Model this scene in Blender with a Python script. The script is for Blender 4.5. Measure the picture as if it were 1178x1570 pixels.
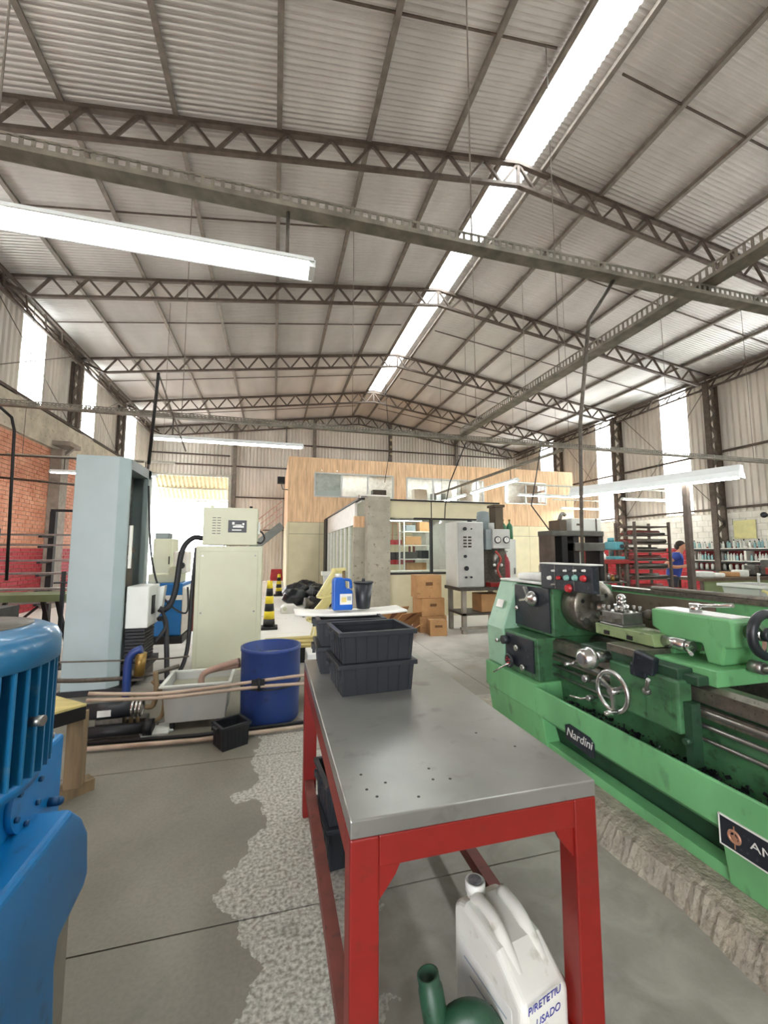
import bpy, bmesh, math, random
from mathutils import Vector, Matrix, Euler
random.seed(7)
for o in list(bpy.data.objects): bpy.data.objects.remove(o, do_unlink=True)
sc = bpy.context.scene
COL = sc.collection
# ---------------------------------------------------------------- camera
F, CX, CY, H = 630.0, 589.0, 785.0, 1.55          # focal length in pixels of the 1178x1570 frame, eye height
VX, VY = 420.0, 845.0                              # vanishing point of the hall's length
PIT = math.atan((VY - CY) / F); YAW = math.atan((CX - VX) * math.cos(PIT) / F)
cam_d = bpy.data.cameras.new('camera'); cam = bpy.data.objects.new('camera', cam_d); COL.objects.link(cam)
cam_d.sensor_fit = 'HORIZONTAL'; cam_d.sensor_width = 36.0; cam_d.lens = F / 1178.0 * 36.0
cam_d.clip_start = 0.05; cam_d.clip_end = 300
cam.location = (0, 0, H); cam.rotation_euler = (math.pi / 2 + PIT, 0, -YAW)
sc.camera = cam
# ---------------------------------------------------------------- world, daylight, exposure
wd = bpy.data.worlds.new('world'); sc.world = wd; wd.use_nodes = True
bg = wd.node_tree.nodes['Background']; bg.inputs[0].default_value = (0.93, 0.96, 1.0, 1); bg.inputs[1].default_value = 8.5
sc.view_settings.view_transform = 'Standard'; sc.view_settings.look = 'None'
sc.view_settings.gamma = 1.0; sc.view_settings.use_curve_mapping = False
sc.view_settings.exposure = .88
def portal(loc, rot, sx, sy):                      # sampling portal in an opening: gives no light of its own
    l = bpy.data.lights.new('daylight_portal', 'AREA'); l.shape = 'RECTANGLE'; l.size = sx; l.size_y = sy
    l.cycles.is_portal = True
    o = bpy.data.objects.new('daylight_portal', l); COL.objects.link(o); o.location = loc; o.rotation_euler = rot
    return o
# ---------------------------------------------------------------- pixel -> point on a known plane
_cp, _sp, _cs, _ss = math.cos(PIT), math.sin(PIT), math.cos(YAW), math.sin(YAW)
_fw = Vector((_ss * _cp, _cs * _cp, _sp)); _rt = Vector((_cs, -_ss, 0)); _up = Vector((-_ss * _sp, -_cs * _sp, _cp))
def at(x, y, X=None, Y=None, Z=None):
    d = _fw + _rt * ((x - CX) / F) - _up * ((y - CY) / F)
    t = X / d.x if X is not None else Y / d.y if Y is not None else (Z - H) / d.z
    return Vector((d.x * t, d.y * t, H + d.z * t))
# ---------------------------------------------------------------- materials
def lin(h):
    if not isinstance(h, str): return tuple(h)
    h = h.lstrip('#'); v = [int(h[i:i + 2], 16) / 255 for i in (0, 2, 4)]
    return tuple(c / 12.92 if c <= .04045 else ((c + .055) / 1.055) ** 2.4 for c in v)
MATS = {}
def mat(name, col, rough=.5, metal=0., var=.18, scale=6., bump=0., bscale=40., stretch=(1, 1, 1), col2=None, wear=0., wcol=(.02, .02, .02), emit=0., coat=0.):
    if name in MATS: return MATS[name]
    m = bpy.data.materials.new(name); m.use_nodes = True; n = m.node_tree.nodes; l = m.node_tree.links
    b = n['Principled BSDF']; c = lin(col)
    b.inputs['Roughness'].default_value = rough; b.inputs['Metallic'].default_value = metal
    if coat: b.inputs['Coat Weight'].default_value = coat
    if emit:
        b.inputs['Emission Color'].default_value = (*c, 1); b.inputs['Emission Strength'].default_value = emit
    tc = n.new('ShaderNodeTexCoord'); mp = n.new('ShaderNodeMapping'); mp.inputs['Scale'].default_value = stretch
    l.new(tc.outputs['Object'], mp.inputs['Vector'])
    no = n.new('ShaderNodeTexNoise'); no.inputs['Scale'].default_value = scale; no.inputs['Detail'].default_value = 5
    l.new(mp.outputs[0], no.inputs['Vector'])
    rp = n.new('ShaderNodeValToRGB'); rp.color_ramp.elements[0].position = .3; rp.color_ramp.elements[1].position = .7
    lo = [max(0, x * (1 - var)) for x in c]; hi = [min(1, x * (1 + var)) for x in (lin(col2) if col2 else c)]
    rp.color_ramp.elements[0].color = (*lo, 1); rp.color_ramp.elements[1].color = (*hi, 1)
    l.new(no.outputs['Fac'], rp.inputs['Fac']); out = rp.outputs[0]
    if wear:
        n2 = n.new('ShaderNodeTexNoise'); n2.inputs['Scale'].default_value = scale * 3.1; n2.inputs['Detail'].default_value = 8
        l.new(mp.outputs[0], n2.inputs['Vector'])
        r2 = n.new('ShaderNodeValToRGB'); r2.color_ramp.elements[0].position = .62 - wear * .15; r2.color_ramp.elements[1].position = .72
        r2.color_ramp.elements[0].color = (0, 0, 0, 1); r2.color_ramp.elements[1].color = (.75, .75, .75, 1)
        l.new(n2.outputs['Fac'], r2.inputs['Fac'])
        mx = n.new('ShaderNodeMixRGB'); l.new(r2.outputs[0], mx.inputs[0]); l.new(out, mx.inputs[1]); mx.inputs[2].default_value = (*lin(wcol), 1); out = mx.outputs[0]
    l.new(out, b.inputs['Base Color'])
    if bump:
        n3 = n.new('ShaderNodeTexNoise'); n3.inputs['Scale'].default_value = bscale; n3.inputs['Detail'].default_value = 4
        l.new(mp.outputs[0], n3.inputs['Vector'])
        bp = n.new('ShaderNodeBump'); bp.inputs['Strength'].default_value = bump; bp.inputs['Distance'].default_value = .02
        l.new(n3.outputs['Fac'], bp.inputs['Height']); l.new(bp.outputs[0], b.inputs['Normal'])
    MATS[name] = m; return m
def mat_translucent(name, col, tr):
    m = bpy.data.materials.new(name); m.use_nodes = True; n = m.node_tree.nodes; l = m.node_tree.links
    n.remove(n['Principled BSDF']); out = n['Material Output']
    t = n.new('ShaderNodeBsdfTransparent'); t.inputs[0].default_value = (*lin(col), 1)
    d = n.new('ShaderNodeBsdfTranslucent'); d.inputs[0].default_value = (*lin(col), 1)
    mx = n.new('ShaderNodeMixShader'); mx.inputs[0].default_value = tr
    l.new(d.outputs[0], mx.inputs[1]); l.new(t.outputs[0], mx.inputs[2]); l.new(mx.outputs[0], out.inputs[0])
    MATS[name] = m; return m
def mat_glass(name, col, refl=.12):
    m = bpy.data.materials.new(name); m.use_nodes = True; n = m.node_tree.nodes; l = m.node_tree.links
    n.remove(n['Principled BSDF']); out = n['Material Output']
    t = n.new('ShaderNodeBsdfTransparent'); t.inputs[0].default_value = (*lin(col), 1)
    g = n.new('ShaderNodeBsdfGlossy'); g.inputs['Roughness'].default_value = .03
    mx = n.new('ShaderNodeMixShader'); mx.inputs[0].default_value = .06
    l.new(t.outputs[0], mx.inputs[1]); l.new(g.outputs[0], mx.inputs[2]); l.new(mx.outputs[0], out.inputs[0])
    MATS[name] = m; return m
# ---------------------------------------------------------------- mesh builder
class MB:
    def __init__(s): s.v = []; s.f = []; s.sm = []
    def add(s, vs, fs, sm=False):
        k = len(s.v); s.v += [tuple(p) for p in vs]
        for f in fs: s.f.append([i + k for i in f]); s.sm.append(sm)
        return s
    def box(s, x0, x1, y0, y1, z0, z1):
        if x0 > x1: x0, x1 = x1, x0
        if y0 > y1: y0, y1 = y1, y0
        if z0 > z1: z0, z1 = z1, z0
        v = [(x, y, z) for z in (z0, z1) for x, y in ((x0, y0), (x1, y0), (x1, y1), (x0, y1))]
        return s.add(v, [(3, 2, 1, 0), (4, 5, 6, 7), (0, 1, 5, 4), (1, 2, 6, 5), (2, 3, 7, 6), (3, 0, 4, 7)])
    def obox(s, c, size, rot=(0, 0, 0)):
        r = Euler(rot).to_matrix(); c = Vector(c); a, b, d = [q / 2 for q in size]
        v = [c + r @ Vector((x, y, z)) for z in (-d, d) for x, y in ((-a, -b), (a, -b), (a, b), (-a, b))]
        return s.add(v, [(3, 2, 1, 0), (4, 5, 6, 7), (0, 1, 5, 4), (1, 2, 6, 5), (2, 3, 7, 6), (3, 0, 4, 7)])
    def bar(s, p, q, w, h, up=(0, 0, 1)):
        p = Vector(p); q = Vector(q); d = (q - p).normalized(); u = Vector(up)
        if abs(d.dot(u)) > .97: u = Vector((1, 0, 0))
        r = d.cross(u).normalized(); u = r.cross(d)
        v = [e + r * a * w / 2 + u * b * h / 2 for e in (p, q) for a, b in ((-1, -1), (1, -1), (1, 1), (-1, 1))]
        return s.add(v, [(0, 1, 2, 3), (7, 6, 5, 4), (4, 5, 1, 0), (5, 6, 2, 1), (6, 7, 3, 2), (7, 4, 0, 3)])
    def _frame(s, d):
        d = Vector(d).normalized(); u = Vector((0, 0, 1)) if abs(d.z) < .95 else Vector((1, 0, 0))
        r = d.cross(u).normalized(); return d, r, r.cross(d)
    def lathe(s, p, d, prof, n=20, cap=True):
        p = Vector(p); d, r, u = s._frame(d); k = []; vs = []
        for (rad, t) in prof:
            for i in range(n):
                a = 2 * math.pi * i / n; vs.append(p + d * t + (r * math.cos(a) + u * math.sin(a)) * rad)
        m = len(prof); fs = [(j * n + i, j * n + (i + 1) % n, (j + 1) * n + (i + 1) % n, (j + 1) * n + i) for j in range(m - 1) for i in range(n)]
        k0 = len(s.v); s.add(vs, fs, True)
        if cap:
            s.f.append([k0 + i for i in reversed(range(n))]); s.sm.append(False)
            s.f.append([k0 + (m - 1) * n + i for i in range(n)]); s.sm.append(False)
        return s
    def cyl(s, p, q, r, r2=None, n=14):
        p = Vector(p); q = Vector(q); return s.lathe(p, q - p, [(r, 0), (r if r2 is None else r2, (q - p).length)], n)
    def tube(s, pts, r, n=8, sub=0):
        P = [Vector(p) for p in pts]
        if sub:
            Q = []
            for i in range(len(P) - 1):
                a = P[max(i - 1, 0)]; b = P[i]; c = P[i + 1]; e = P[min(i + 2, len(P) - 1)]
                for k in range(sub):
                    t = k / sub; Q.append(.5 * ((2 * b) + (c - a) * t + (2 * a - 5 * b + 4 * c - e) * t * t + (3 * b - a - 3 * c + e) * t ** 3))
            Q.append(P[-1]); P = Q
        R = r if isinstance(r, (list, tuple)) else [r] * len(P)
        if len(R) != len(P): R = [r[0] + (r[-1] - r[0]) * i / (len(P) - 1) for i in range(len(P))]
        vs = []; ref = None
        for i, p in enumerate(P):
            d = (P[min(i + 1, len(P) - 1)] - P[max(i - 1, 0)]).normalized()
            if ref is None: _, rr, _u = s._frame(d); ref = rr
            rr = (ref - d * ref.dot(d)).normalized(); ref = rr; u = rr.cross(d)
            for k in range(n):
                a = 2 * math.pi * k / n; vs.append(p + (rr * math.cos(a) + u * math.sin(a)) * R[i])
        m = len(P); fs = [(j * n + i, (j + 1) * n + i, (j + 1) * n + (i + 1) % n, j * n + (i + 1) % n) for j in range(m - 1) for i in range(n)]
        k0 = len(s.v); s.add(vs, fs, True)
        s.f.append([k0 + i for i in range(n)]); s.sm.append(False)
        s.f.append([k0 + (m - 1) * n + i for i in reversed(range(n))]); s.sm.append(False)
        return s
    def prism(s, poly, ax, a, b):
        def P(u, v, t): return (t, u, v) if ax == 'x' else (u, t, v) if ax == 'y' else (u, v, t)
        n = len(poly); vs = [P(u, v, a) for u, v in poly] + [P(u, v, b) for u, v in poly]
        fs = [list(range(n))[::-1], list(range(n, 2 * n))] + [(i, (i + 1) % n, n + (i + 1) % n, n + i) for i in range(n)]
        return s.add(vs, fs)
    def ball(s, c, r, sc_=(1, 1, 1), n=12, m=8):
        c = Vector(c); vs = [c + Vector((0, 0, -r * sc_[2]))]; fs = []
        for j in range(1, m):
            t = math.pi * j / m - math.pi / 2
            for i in range(n):
                a = 2 * math.pi * i / n; vs.append(c + Vector((math.cos(t) * math.cos(a) * r * sc_[0], math.cos(t) * math.sin(a) * r * sc_[1], math.sin(t) * r * sc_[2])))
        vs.append(c + Vector((0, 0, r * sc_[2]))); top = len(vs) - 1
        for i in range(n):
            fs.append((0, 1 + (i + 1) % n, 1 + i)); fs.append((top, top - n + i, top - n + (i + 1) % n))
        for j in range(m - 2):
            for i in range(n): fs.append((1 + j * n + i, 1 + j * n + (i + 1) % n, 1 + (j + 1) * n + (i + 1) % n, 1 + (j + 1) * n + i))
        return s.add(vs, fs, True)
    def torus(s, c, d, R, r, n=28, m=8):
        c = Vector(c); d, u, w = s._frame(d); vs = []
        for i in range(n):
            a = 2 * math.pi * i / n; e = u * math.cos(a) + w * math.sin(a)
            for j in range(m):
                b = 2 * math.pi * j / m; vs.append(c + e * (R + r * math.cos(b)) + d * r * math.sin(b))
        return s.add(vs, [(i * m + j, ((i + 1) % n) * m + j, ((i + 1) % n) * m + (j + 1) % m, i * m + (j + 1) % m) for i in range(n) for j in range(m)], True)
    def mesh(s, name, m=None):
        me = bpy.data.meshes.new(name); me.from_pydata(s.v, [], s.f); me.polygons.foreach_set('use_smooth', s.sm)
        b = bmesh.new(); b.from_mesh(me); bmesh.ops.recalc_face_normals(b, faces=b.faces); b.to_mesh(me); b.free()
        if m is not None: me.materials.append(MATS[m] if isinstance(m, str) else m)
        me.update(); return me
    def build(s, name, m, parent=None, bev=0, seg=2, label=None, kind=None):
        r = parent
        while r is not None and r.parent is not None: r = r.parent
        if r is not None and r.get('_w'):
            L = WORLD[r.name]; s.v = [(x - L[0], y - L[1], z - L[2]) for x, y, z in s.v]
        o = bpy.data.objects.new(name, s.mesh(name, m)); COL.objects.link(o)
        if parent is not None: o.parent = parent
        if bev:
            md = o.modifiers.new('bevel', 'BEVEL'); md.width = bev; md.segments = seg; md.limit_method = 'ANGLE'; md.angle_limit = math.radians(40)
        if label: o['label'] = label
        if kind: o['kind'] = kind
        return o
WORLD = {}
def tag(o, label=None, cat=None, group=None, kind=None):
    if label: o['label'] = label
    if cat: o['category'] = cat
    if group: o['group'] = group
    if kind: o['kind'] = kind
    return o
def thing(name, label, cat, loc=(0, 0, 0), rz=0., group=None, w=True):
    """an Empty at the thing's base; with w the parts are written in world coordinates"""
    o = bpy.data.objects.new(name, None); COL.objects.link(o); o.location = loc; o.empty_display_size = .1
    if rz and not w: o.rotation_euler = (0, 0, rz)
    if w: o['_w'] = 1; WORLD[o.name] = tuple(loc)
    return tag(o, label, cat, group)
def dup(o, loc=None, rz=None, label=None, group=None, parent=None):
    c = o.copy(); COL.objects.link(c)
    if parent is not None: c.parent = parent
    if loc is not None: c.location = loc
    if rz is not None: c.rotation_euler = (0, 0, rz)
    if label: c['label'] = label
    if group: c['group'] = group
    for ch in list(o.children): dup(ch, parent=c)
    return c
def one(name, mb, m, label, cat, group=None, bev=0, loc=None):
    """a thing that is one mesh; the origin goes to its base"""
    v = mb.v; lo = [min(p[i] for p in v) for i in range(3)]; hi = [max(p[i] for p in v) for i in range(3)]
    L = ((lo[0] + hi[0]) / 2, (lo[1] + hi[1]) / 2, lo[2]); mb.v = [(x - L[0], y - L[1], z - L[2]) for x, y, z in v]
    o = mb.build(name, m, bev=bev); o.location = loc or L
    return tag(o, label, cat, group)
def text(body, size, m, parent, loc, rot, ext=.001, name='lettering', shear=0., sx=1.):
    cu = bpy.data.curves.new(name, 'FONT'); cu.body = body; cu.size = size; cu.extrude = ext; cu.align_x = 'CENTER'; cu.align_y = 'CENTER'; cu.shear = shear
    t = bpy.data.objects.new('tmp_text', cu); COL.objects.link(t)
    me = bpy.data.meshes.new_from_object(t.evaluated_get(bpy.context.evaluated_depsgraph_get()))
    bpy.data.objects.remove(t, do_unlink=True); bpy.data.curves.remove(cu)
    R = Euler(rot).to_matrix().to_4x4(); me.transform(Matrix.Translation(Vector(loc)) @ R @ Matrix.Diagonal((sx, 1, 1, 1)))
    r = parent
    while r.parent is not None: r = r.parent
    if r.get('_w'): me.transform(Matrix.Translation(-Vector(WORLD[r.name])))
    me.materials.clear(); me.materials.append(MATS[m]); me.name = name
    o = bpy.data.objects.new(name, me); COL.objects.link(o); o.parent = parent; return o
# ---------------------------------------------------------------- palette
mat('roof_sheet', '#c6c2bd', .42, .35, .2, .9, stretch=(1, .25, 1), bump=.1, bscale=5)
mat('wall_sheet', '#dcd6cd', .5, .15, .16, 1.2, stretch=(1, 1, .3))
mat('dark_steel', '#594e46', .6, .3, .3, 8)
mat('purlin_steel', '#7a7269', .55, .4, .25, 6)
mat('galv', '#b7b5a8', .5, .5, .2, 10)
mat('black_steel', '#1d1c1c', .5, .3, .2, 12)
mat('concrete', '#a8a394', .85, 0, .16, 4, bump=.25, bscale=30, wear=.1, wcol='#6d685c')
mat('slab_dark', '#7d7a72', .6, 0, .12, 1.1, bump=.06, bscale=50)
mat('mortar', '#b59c86', .9, 0, .15, 20)
mat_translucent('panel_clear', '#f6f8f4', .55)
mat_glass('glass', '#f3f6f5'); mat_glass('glass_tint', '#aab4b4')
mat('black_plastic', '#23262b', .42, 0, .15, 15)
mat('black_rubber', '#17171a', .55, 0, .15, 20)
mat('white_paint', '#e6e4dc', .5, 0, .06, 8)
mat('chrome', '#c9c9c6', .22, .95, .1, 20)
mat('steel', '#8f8e89', .35, .85, .18, 18)
mat('dirty_steel', '#5b564e', .45, .6, .3, 25)
# ================================================================ the hall
XL, XR, XRID, ZE, ZR = -6.1, 14.75, 4.4, 7.68, 9.15
Y0, YG = -6.0, 22.2
TY = [6.4, 10.42, 14.5, 18.38]
def zroof(x): return ZE + (ZR - ZE) * (x - XL) / (XRID - XL) if x < XRID else ZE + (ZR - ZE) * (XR - x) / (XR - XRID)
def struct(o): o['kind'] = 'structure'; return o
# ---- floor: slabs with sunk joints
def floor_material():
    m = bpy.data.materials.new('floor_concrete'); m.use_nodes = True; n = m.node_tree.nodes; l = m.node_tree.links; b = n['Principled BSDF']
    tc = n.new('ShaderNodeTexCoord'); geo = n.new('ShaderNodeNewGeometry')
    def noise(s, d=6, dist=0):
        q = n.new('ShaderNodeTexNoise'); q.inputs['Scale'].default_value = s; q.inputs['Detail'].default_value = d; q.inputs['Distortion'].default_value = dist
        l.new(geo.outputs['Position'], q.inputs['Vector']); return q.outputs['Fac']
    def ramp(f, stops):
        r = n.new('ShaderNodeValToRGB'); e = r.color_ramp.elements
        while len(e) < len(stops): e.new(.5)
        for i, (p, c) in enumerate(stops): e[i].position = p; e[i].color = (*lin(c), 1)
        l.new(f, r.inputs['Fac']); return r.outputs[0]
    def mix(f, a, bb, mode='MIX'):
        x = n.new('ShaderNodeMixRGB'); x.blend_type = mode
        for s, v in ((0, f), (1, a), (2, bb)):
            if isinstance(v, (int, float)): x.inputs[s].default_value = v
            elif isinstance(v, str): x.inputs[s].default_value = (*lin(v), 1)
            else: l.new(v, x.inputs[s])
        return x.outputs[0]
    def mth(op, a, bb=0.):
        x = n.new('ShaderNodeMath'); x.operation = op
        for s, v in ((0, a), (1, bb)):
            if isinstance(v, (int, float)): x.inputs[s].default_value = v
            else: l.new(v, x.inputs[s])
        return x.outputs[0]
    base = ramp(noise(.9, 8, .4), [(.3, '#6c675b'), (.5, '#7c776b'), (.72, '#8f8a7e')])
    spk = ramp(noise(55, 3), [(.35, '#8a8a8a'), (.6, '#ffffff')])
    base = mix(.15, base, spk, 'MULTIPLY')
    sep = n.new('ShaderNodeSeparateXYZ'); l.new(geo.outputs['Position'], sep.inputs[0])
    X, Y = sep.outputs[0], sep.outputs[1]
    # worn pale strip in the aisle left of the bench
    wob = mth('MULTIPLY', mth('SUBTRACT', noise(3.2, 5), .5), .75)
    dx = mth('ABSOLUTE', mth('SUBTRACT', mth('ADD', X, wob), .13))
    strip = mth('MULTIPLY', mth('LESS_THAN', dx, .24), mth('MULTIPLY', mth('GREATER_THAN', Y, .6), mth('LESS_THAN', Y, 3.9)))
    pat = ramp(noise(58, 12, .1), [(.34, '#000000'), (.66, '#ffffff')])
    base = mix(mth('MULTIPLY', mth('MULTIPLY', strip, pat), .85), base, '#cfccc2')
    # lighter bare concrete right of the strip
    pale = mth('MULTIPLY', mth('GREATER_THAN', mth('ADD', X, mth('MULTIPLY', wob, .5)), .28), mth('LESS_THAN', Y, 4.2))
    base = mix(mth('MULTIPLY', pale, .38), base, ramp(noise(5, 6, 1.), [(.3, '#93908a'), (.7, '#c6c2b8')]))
    far = mth('MINIMUM', mth('MAXIMUM', mth('MULTIPLY', mth('SUBTRACT', mth('ADD', Y, mth('MULTIPLY', wob, 2.)), 5.0), .33), 0.), 1.)  # far floor whitened: the brighter light down the hall put into its colour
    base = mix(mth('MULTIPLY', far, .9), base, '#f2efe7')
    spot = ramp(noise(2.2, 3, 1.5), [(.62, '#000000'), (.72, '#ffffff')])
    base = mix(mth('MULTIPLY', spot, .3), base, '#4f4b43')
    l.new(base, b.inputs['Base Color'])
    rr = ramp(noise(1.7, 5), [(.3, '#b4b4b4'), (.7, '#dedede')]); l.new(rr, b.inputs['Roughness'])
    bp = n.new('ShaderNodeBump'); bp.inputs['Strength'].default_value = .05; bp.inputs['Distance'].default_value = .01
    l.new(noise(70, 4), bp.inputs['Height']); l.new(bp.outputs[0], b.inputs['Normal'])
    MATS['floor_concrete'] = m
floor_material()
mat('joint_dirt', '#3b372f', .95, 0, .2, 20)
fl = struct(MB().box(XL, XR, Y0, YG, -.3, -.012).build('floor', 'joint_dirt'))
ys = [Y0, -2.4, -.2, 1.98, 3.42, 5.6, 8.2, 11, 14, 17, 20, YG]
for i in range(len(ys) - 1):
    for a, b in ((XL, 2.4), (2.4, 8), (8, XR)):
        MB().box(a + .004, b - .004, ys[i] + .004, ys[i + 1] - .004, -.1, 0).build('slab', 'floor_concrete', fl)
gr = struct(MB().box(-60, 60, YG + .3, 90, -.4, -.05).add([(-60, -60, -.05), (60, -60, -.05), (60, Y0 - .3, -.05), (-60, Y0 - .3, -.05)], [(0, 1, 2, 3)]).build('ground_outside', mat('yard', '#b9b5aa', .9, 0, .1, .5)))
# ---- corrugated sheets
def corr(fn, a0, a1, pitch, depth, ts, prof=((0, 0), (.3, 0), (.42, 1), (.7, 1), (.82, 0))):
    """fn(a, d, t): point at a along the ribs' row, d out of plane, t in ts along a rib"""
    aa = []; k = math.floor(a0 / pitch)
    while k * pitch < a1:
        for p, d in prof:
            q = (k + p) * pitch
            if a0 <= q <= a1: aa.append((q, d * depth))
        k += 1
    aa = [(a0, aa[0][1])] + aa + [(a1, aa[-1][1])]
    m = MB(); vs = [fn(a, d, t) for a, d in aa for t in ts]; n = len(ts)
    return m.add(vs, [(i * n + j, (i + 1) * n + j, (i + 1) * n + j + 1, i * n + j + 1) for i in range(len(aa) - 1) for j in range(n - 1)])
def merge(*ms):
    m = MB()
    for q in ms: m.add(q.v, q.f)
    return m
SKX0, SKX1, SKY = 4.06, 4.74, 18.38
def roofpt(y, d, x): return (x, y, zroof(x) + d)
sine = ((0, 0), (.17, .3), (.33, .85), (.5, 1), (.67, .85), (.83, .3))
rl = merge(corr(roofpt, Y0 - .3, YG + .3, .085, .027, (XL - .35, SKX0), sine), corr(roofpt, SKY, YG + .3, .085, .027, (SKX0, XRID), sine))
rr_ = merge(corr(roofpt, Y0 - .3, YG + .3, .085, .027, (SKX1, XR + .35), sine), corr(roofpt, SKY, YG + .3, .085, .027, (XRID, SKX1), sine))
ceil = struct(rl.build('ceiling', 'roof_sheet')); r2 = rr_.build('roof_slope', 'roof_sheet', ceil)
sk = corr(roofpt, Y0, SKY, .21, .03, (SKX0 - .05, XRID, SKX1 + .05), sine)
sk.v = [(x, y, z + .035) for x, y, z in sk.v]
struct(sk.build('window_1', 'panel_clear'))
for y in (-2, 2, 6, 10, 14, 17): portal((XRID, y, ZR + .1), (0, 0, 0), .66, 3.9)
# ---- side walls
PL = [(3.4, 4.5), (7.6, 8.7), (11.6, 12.65), (15.0, 15.95), (19.0, 20.2)]
PR = [(-4, -2.8), (-.5, .6), (3.3, 4.4), (7.2, 8.3), (11.47, 12.55), (14.84, 15.95), (19.1, 20.2)]
def sidewall(X, sgn, panels, z0, z1, name, wn):
    m = MB(); y = Y0
    for a, b in panels + [(YG, YG)]:
        q = corr(lambda s, d, t: (X + sgn * d, s, t), y, a, .2, .055, (z0, z1)); m.add(q.v, q.f); y = b
    w = struct(m.build(name, 'wall_sheet')); k = wn
    for a, b in panels:
        q = corr(lambda s, d, t: (X + sgn * d, s, t), a, b, .2, .055, (z0, z1)); struct(q.build('window_%d' % k, 'panel_clear')); k += 1
        portal((X + sgn * .06, (a + b) / 2, (z0 + z1) / 2), (0, math.pi / 2 * (1 if sgn > 0 else -1) * -1, 0), z1 - z0, b - a)
    return w
wl = sidewall(XL, -1, PL, 5.25, 7.75, 'wall_left', 2)
wr = sidewall(XR, 1, PR, 2.84, 7.75, 'wall_right', 20)
# concrete ring beam and brick below (left)
struct(MB().box(XL - .16, XL + .5 * 0 + .06, Y0, YG, 4.42, 5.27).build('trim_1', mat('ring_beam', '#b7ae9c', .85, 0, .2, 3, bump=.3, wear=.25, wcol='#8b8271')))
def brick_mat(name, c1, c2, paint, zp, fade=.12):
    m = bpy.data.materials.new(name); m.use_nodes = True; n = m.node_tree.nodes; l = m.node_tree.links; b = n['Principled BSDF']; b.inputs['Roughness'].default_value = .8
    geo = n.new('ShaderNodeNewGeometry'); q = n.new('ShaderNodeTexNoise'); q.inputs['Scale'].default_value = 3.3; q.inputs['Detail'].default_value = 5; l.new(geo.outputs['Position'], q.inputs['Vector'])
    r = n.new('ShaderNodeValToRGB'); r.color_ramp.elements[0].position = .3; r.color_ramp.elements[1].position = .7; r.color_ramp.elements[0].color = (*lin(c1), 1); r.color_ramp.elements[1].color = (*lin(c2), 1); l.new(q.outputs['Fac'], r.inputs['Fac'])
    s = n.new('ShaderNodeSeparateXYZ'); l.new(geo.outputs['Position'], s.inputs[0])
    a = n.new('ShaderNodeMath'); a.operation = 'LESS_THAN'; l.new(s.outputs[2], a.inputs[0]); a.inputs[1].default_value = zp
    mx = n.new('ShaderNodeMixRGB'); l.new(a.outputs[0], mx.inputs[0]); l.new(r.outputs[0], mx.inputs[1]); mx.inputs[2].default_value = (*lin(paint), 1)
    l.new(mx.outputs[0], b.inputs['Base Color']); MATS[name] = m
brick_mat('brick_red', '#bf7a5e', '#d9a184', '#a8353e', 1.62)
brick_mat('block_white', '#d9d6cb', '#f0eee6', '#a82f38', 1.66)
wb = struct(MB().box(XL - .2, XL - .03, Y0, YG, -.1, 4.42).build('wall_left_brick', 'mortar'))
bm_ = MB().box(-.008, .03, -.105, .105, -.042, .042).mesh('brick', 'brick_red')
cells = []
for r in range(43):
    for c in range(58):
        y = 9.6 + c * .222 + (r % 2) * .111; z = .05 + r * .102
        if z < 4.38 and y < YG - .2: cells.append((y, z))
near = sorted([q for q in cells if 11.1 < q[0] < 14.3 and q[1] > 1.9], key=lambda q: q[0])[:300]; ns = set(near)
for y, z in near:
    o = bpy.data.objects.new('brick', bm_); COL.objects.link(o); o.parent = wb; o.location = (XL - .03 + random.uniform(-.003, .003), y, z)
rest = MB()
for y, z in cells:
    if (y, z) not in ns: e = random.uniform(-.003, .003); rest.box(XL - .038, XL + e, y - .105, y + .105, z - .042, z + .042)
rest.build('brickwork', 'brick_red', wb, kind='stuff')
MB().box(XL - .03, XL - .002, Y0, 9.5, 0, 4.42).build('rendered_panel', 'brick_red', wb)
# white painted block wall (right)
wk = struct(MB().box(XR + .03, XR + .2, Y0, YG, -.1, 2.92).build('wall_right_block', mat('mortar_white', '#c9c6bb', .9)))
bb_ = MB().box(-.03, .01, -.194, .194, -.095, .095).mesh('block', 'block_white')
for r in range(14):
    for c in range(21):
        y = 8.4 + c * .4 + (r % 2) * .2; z = .1 + r * .202
        o = bpy.data.objects.new('block', bb_); COL.objects.link(o); o.parent = wk; o.location = (XR + .03 + random.uniform(-.003, .003), y, z)
MB().box(XR, XR + .04, Y0, 8.1, 0, 2.9).build('rendered_panel', 'block_white', wk); MB().box(XR, XR + .04, 17, YG, 0, 2.9).build('rendered_panel', 'block_white', wk)
# ---- gable with open goods door, unseen front wall with a doorway added to let daylight in
DX0, DX1, DZ = -5.85, -2.33, 5.3
def gable(Y, sgn, doors, name):
    m = MB(); xs = sorted([XL, XR] + [q for d in doors for q in d[:2]])
    for a, b in zip(xs[:-1], xs[1:]):
        z0 = 0
        for d in doors:
            if abs(d[0] - a) < .01: z0 = d[2]
        q = corr(lambda s, dd, t: (s, Y + sgn * dd, z0 if t == 0 else zroof(s) + .01), a, b, .175, .055, (0, 1)); m.add(q.v, q.f)
    return struct(m.build(name, 'wall_sheet'))
gable(YG, 1, [(DX0, DX1, DZ)], 'wall_back'); portal(((DX0 + DX1) / 2, YG + .1, DZ / 2), (-math.pi / 2, 0, 0), DX1 - DX0, DZ)
gable(Y0, -1, [(-5.2, -.8, 4.5)], 'wall_front')
portal((-3.0, Y0 - .1, 2.25), (math.pi / 2, 0, 0), 4.4, 4.5)
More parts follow.
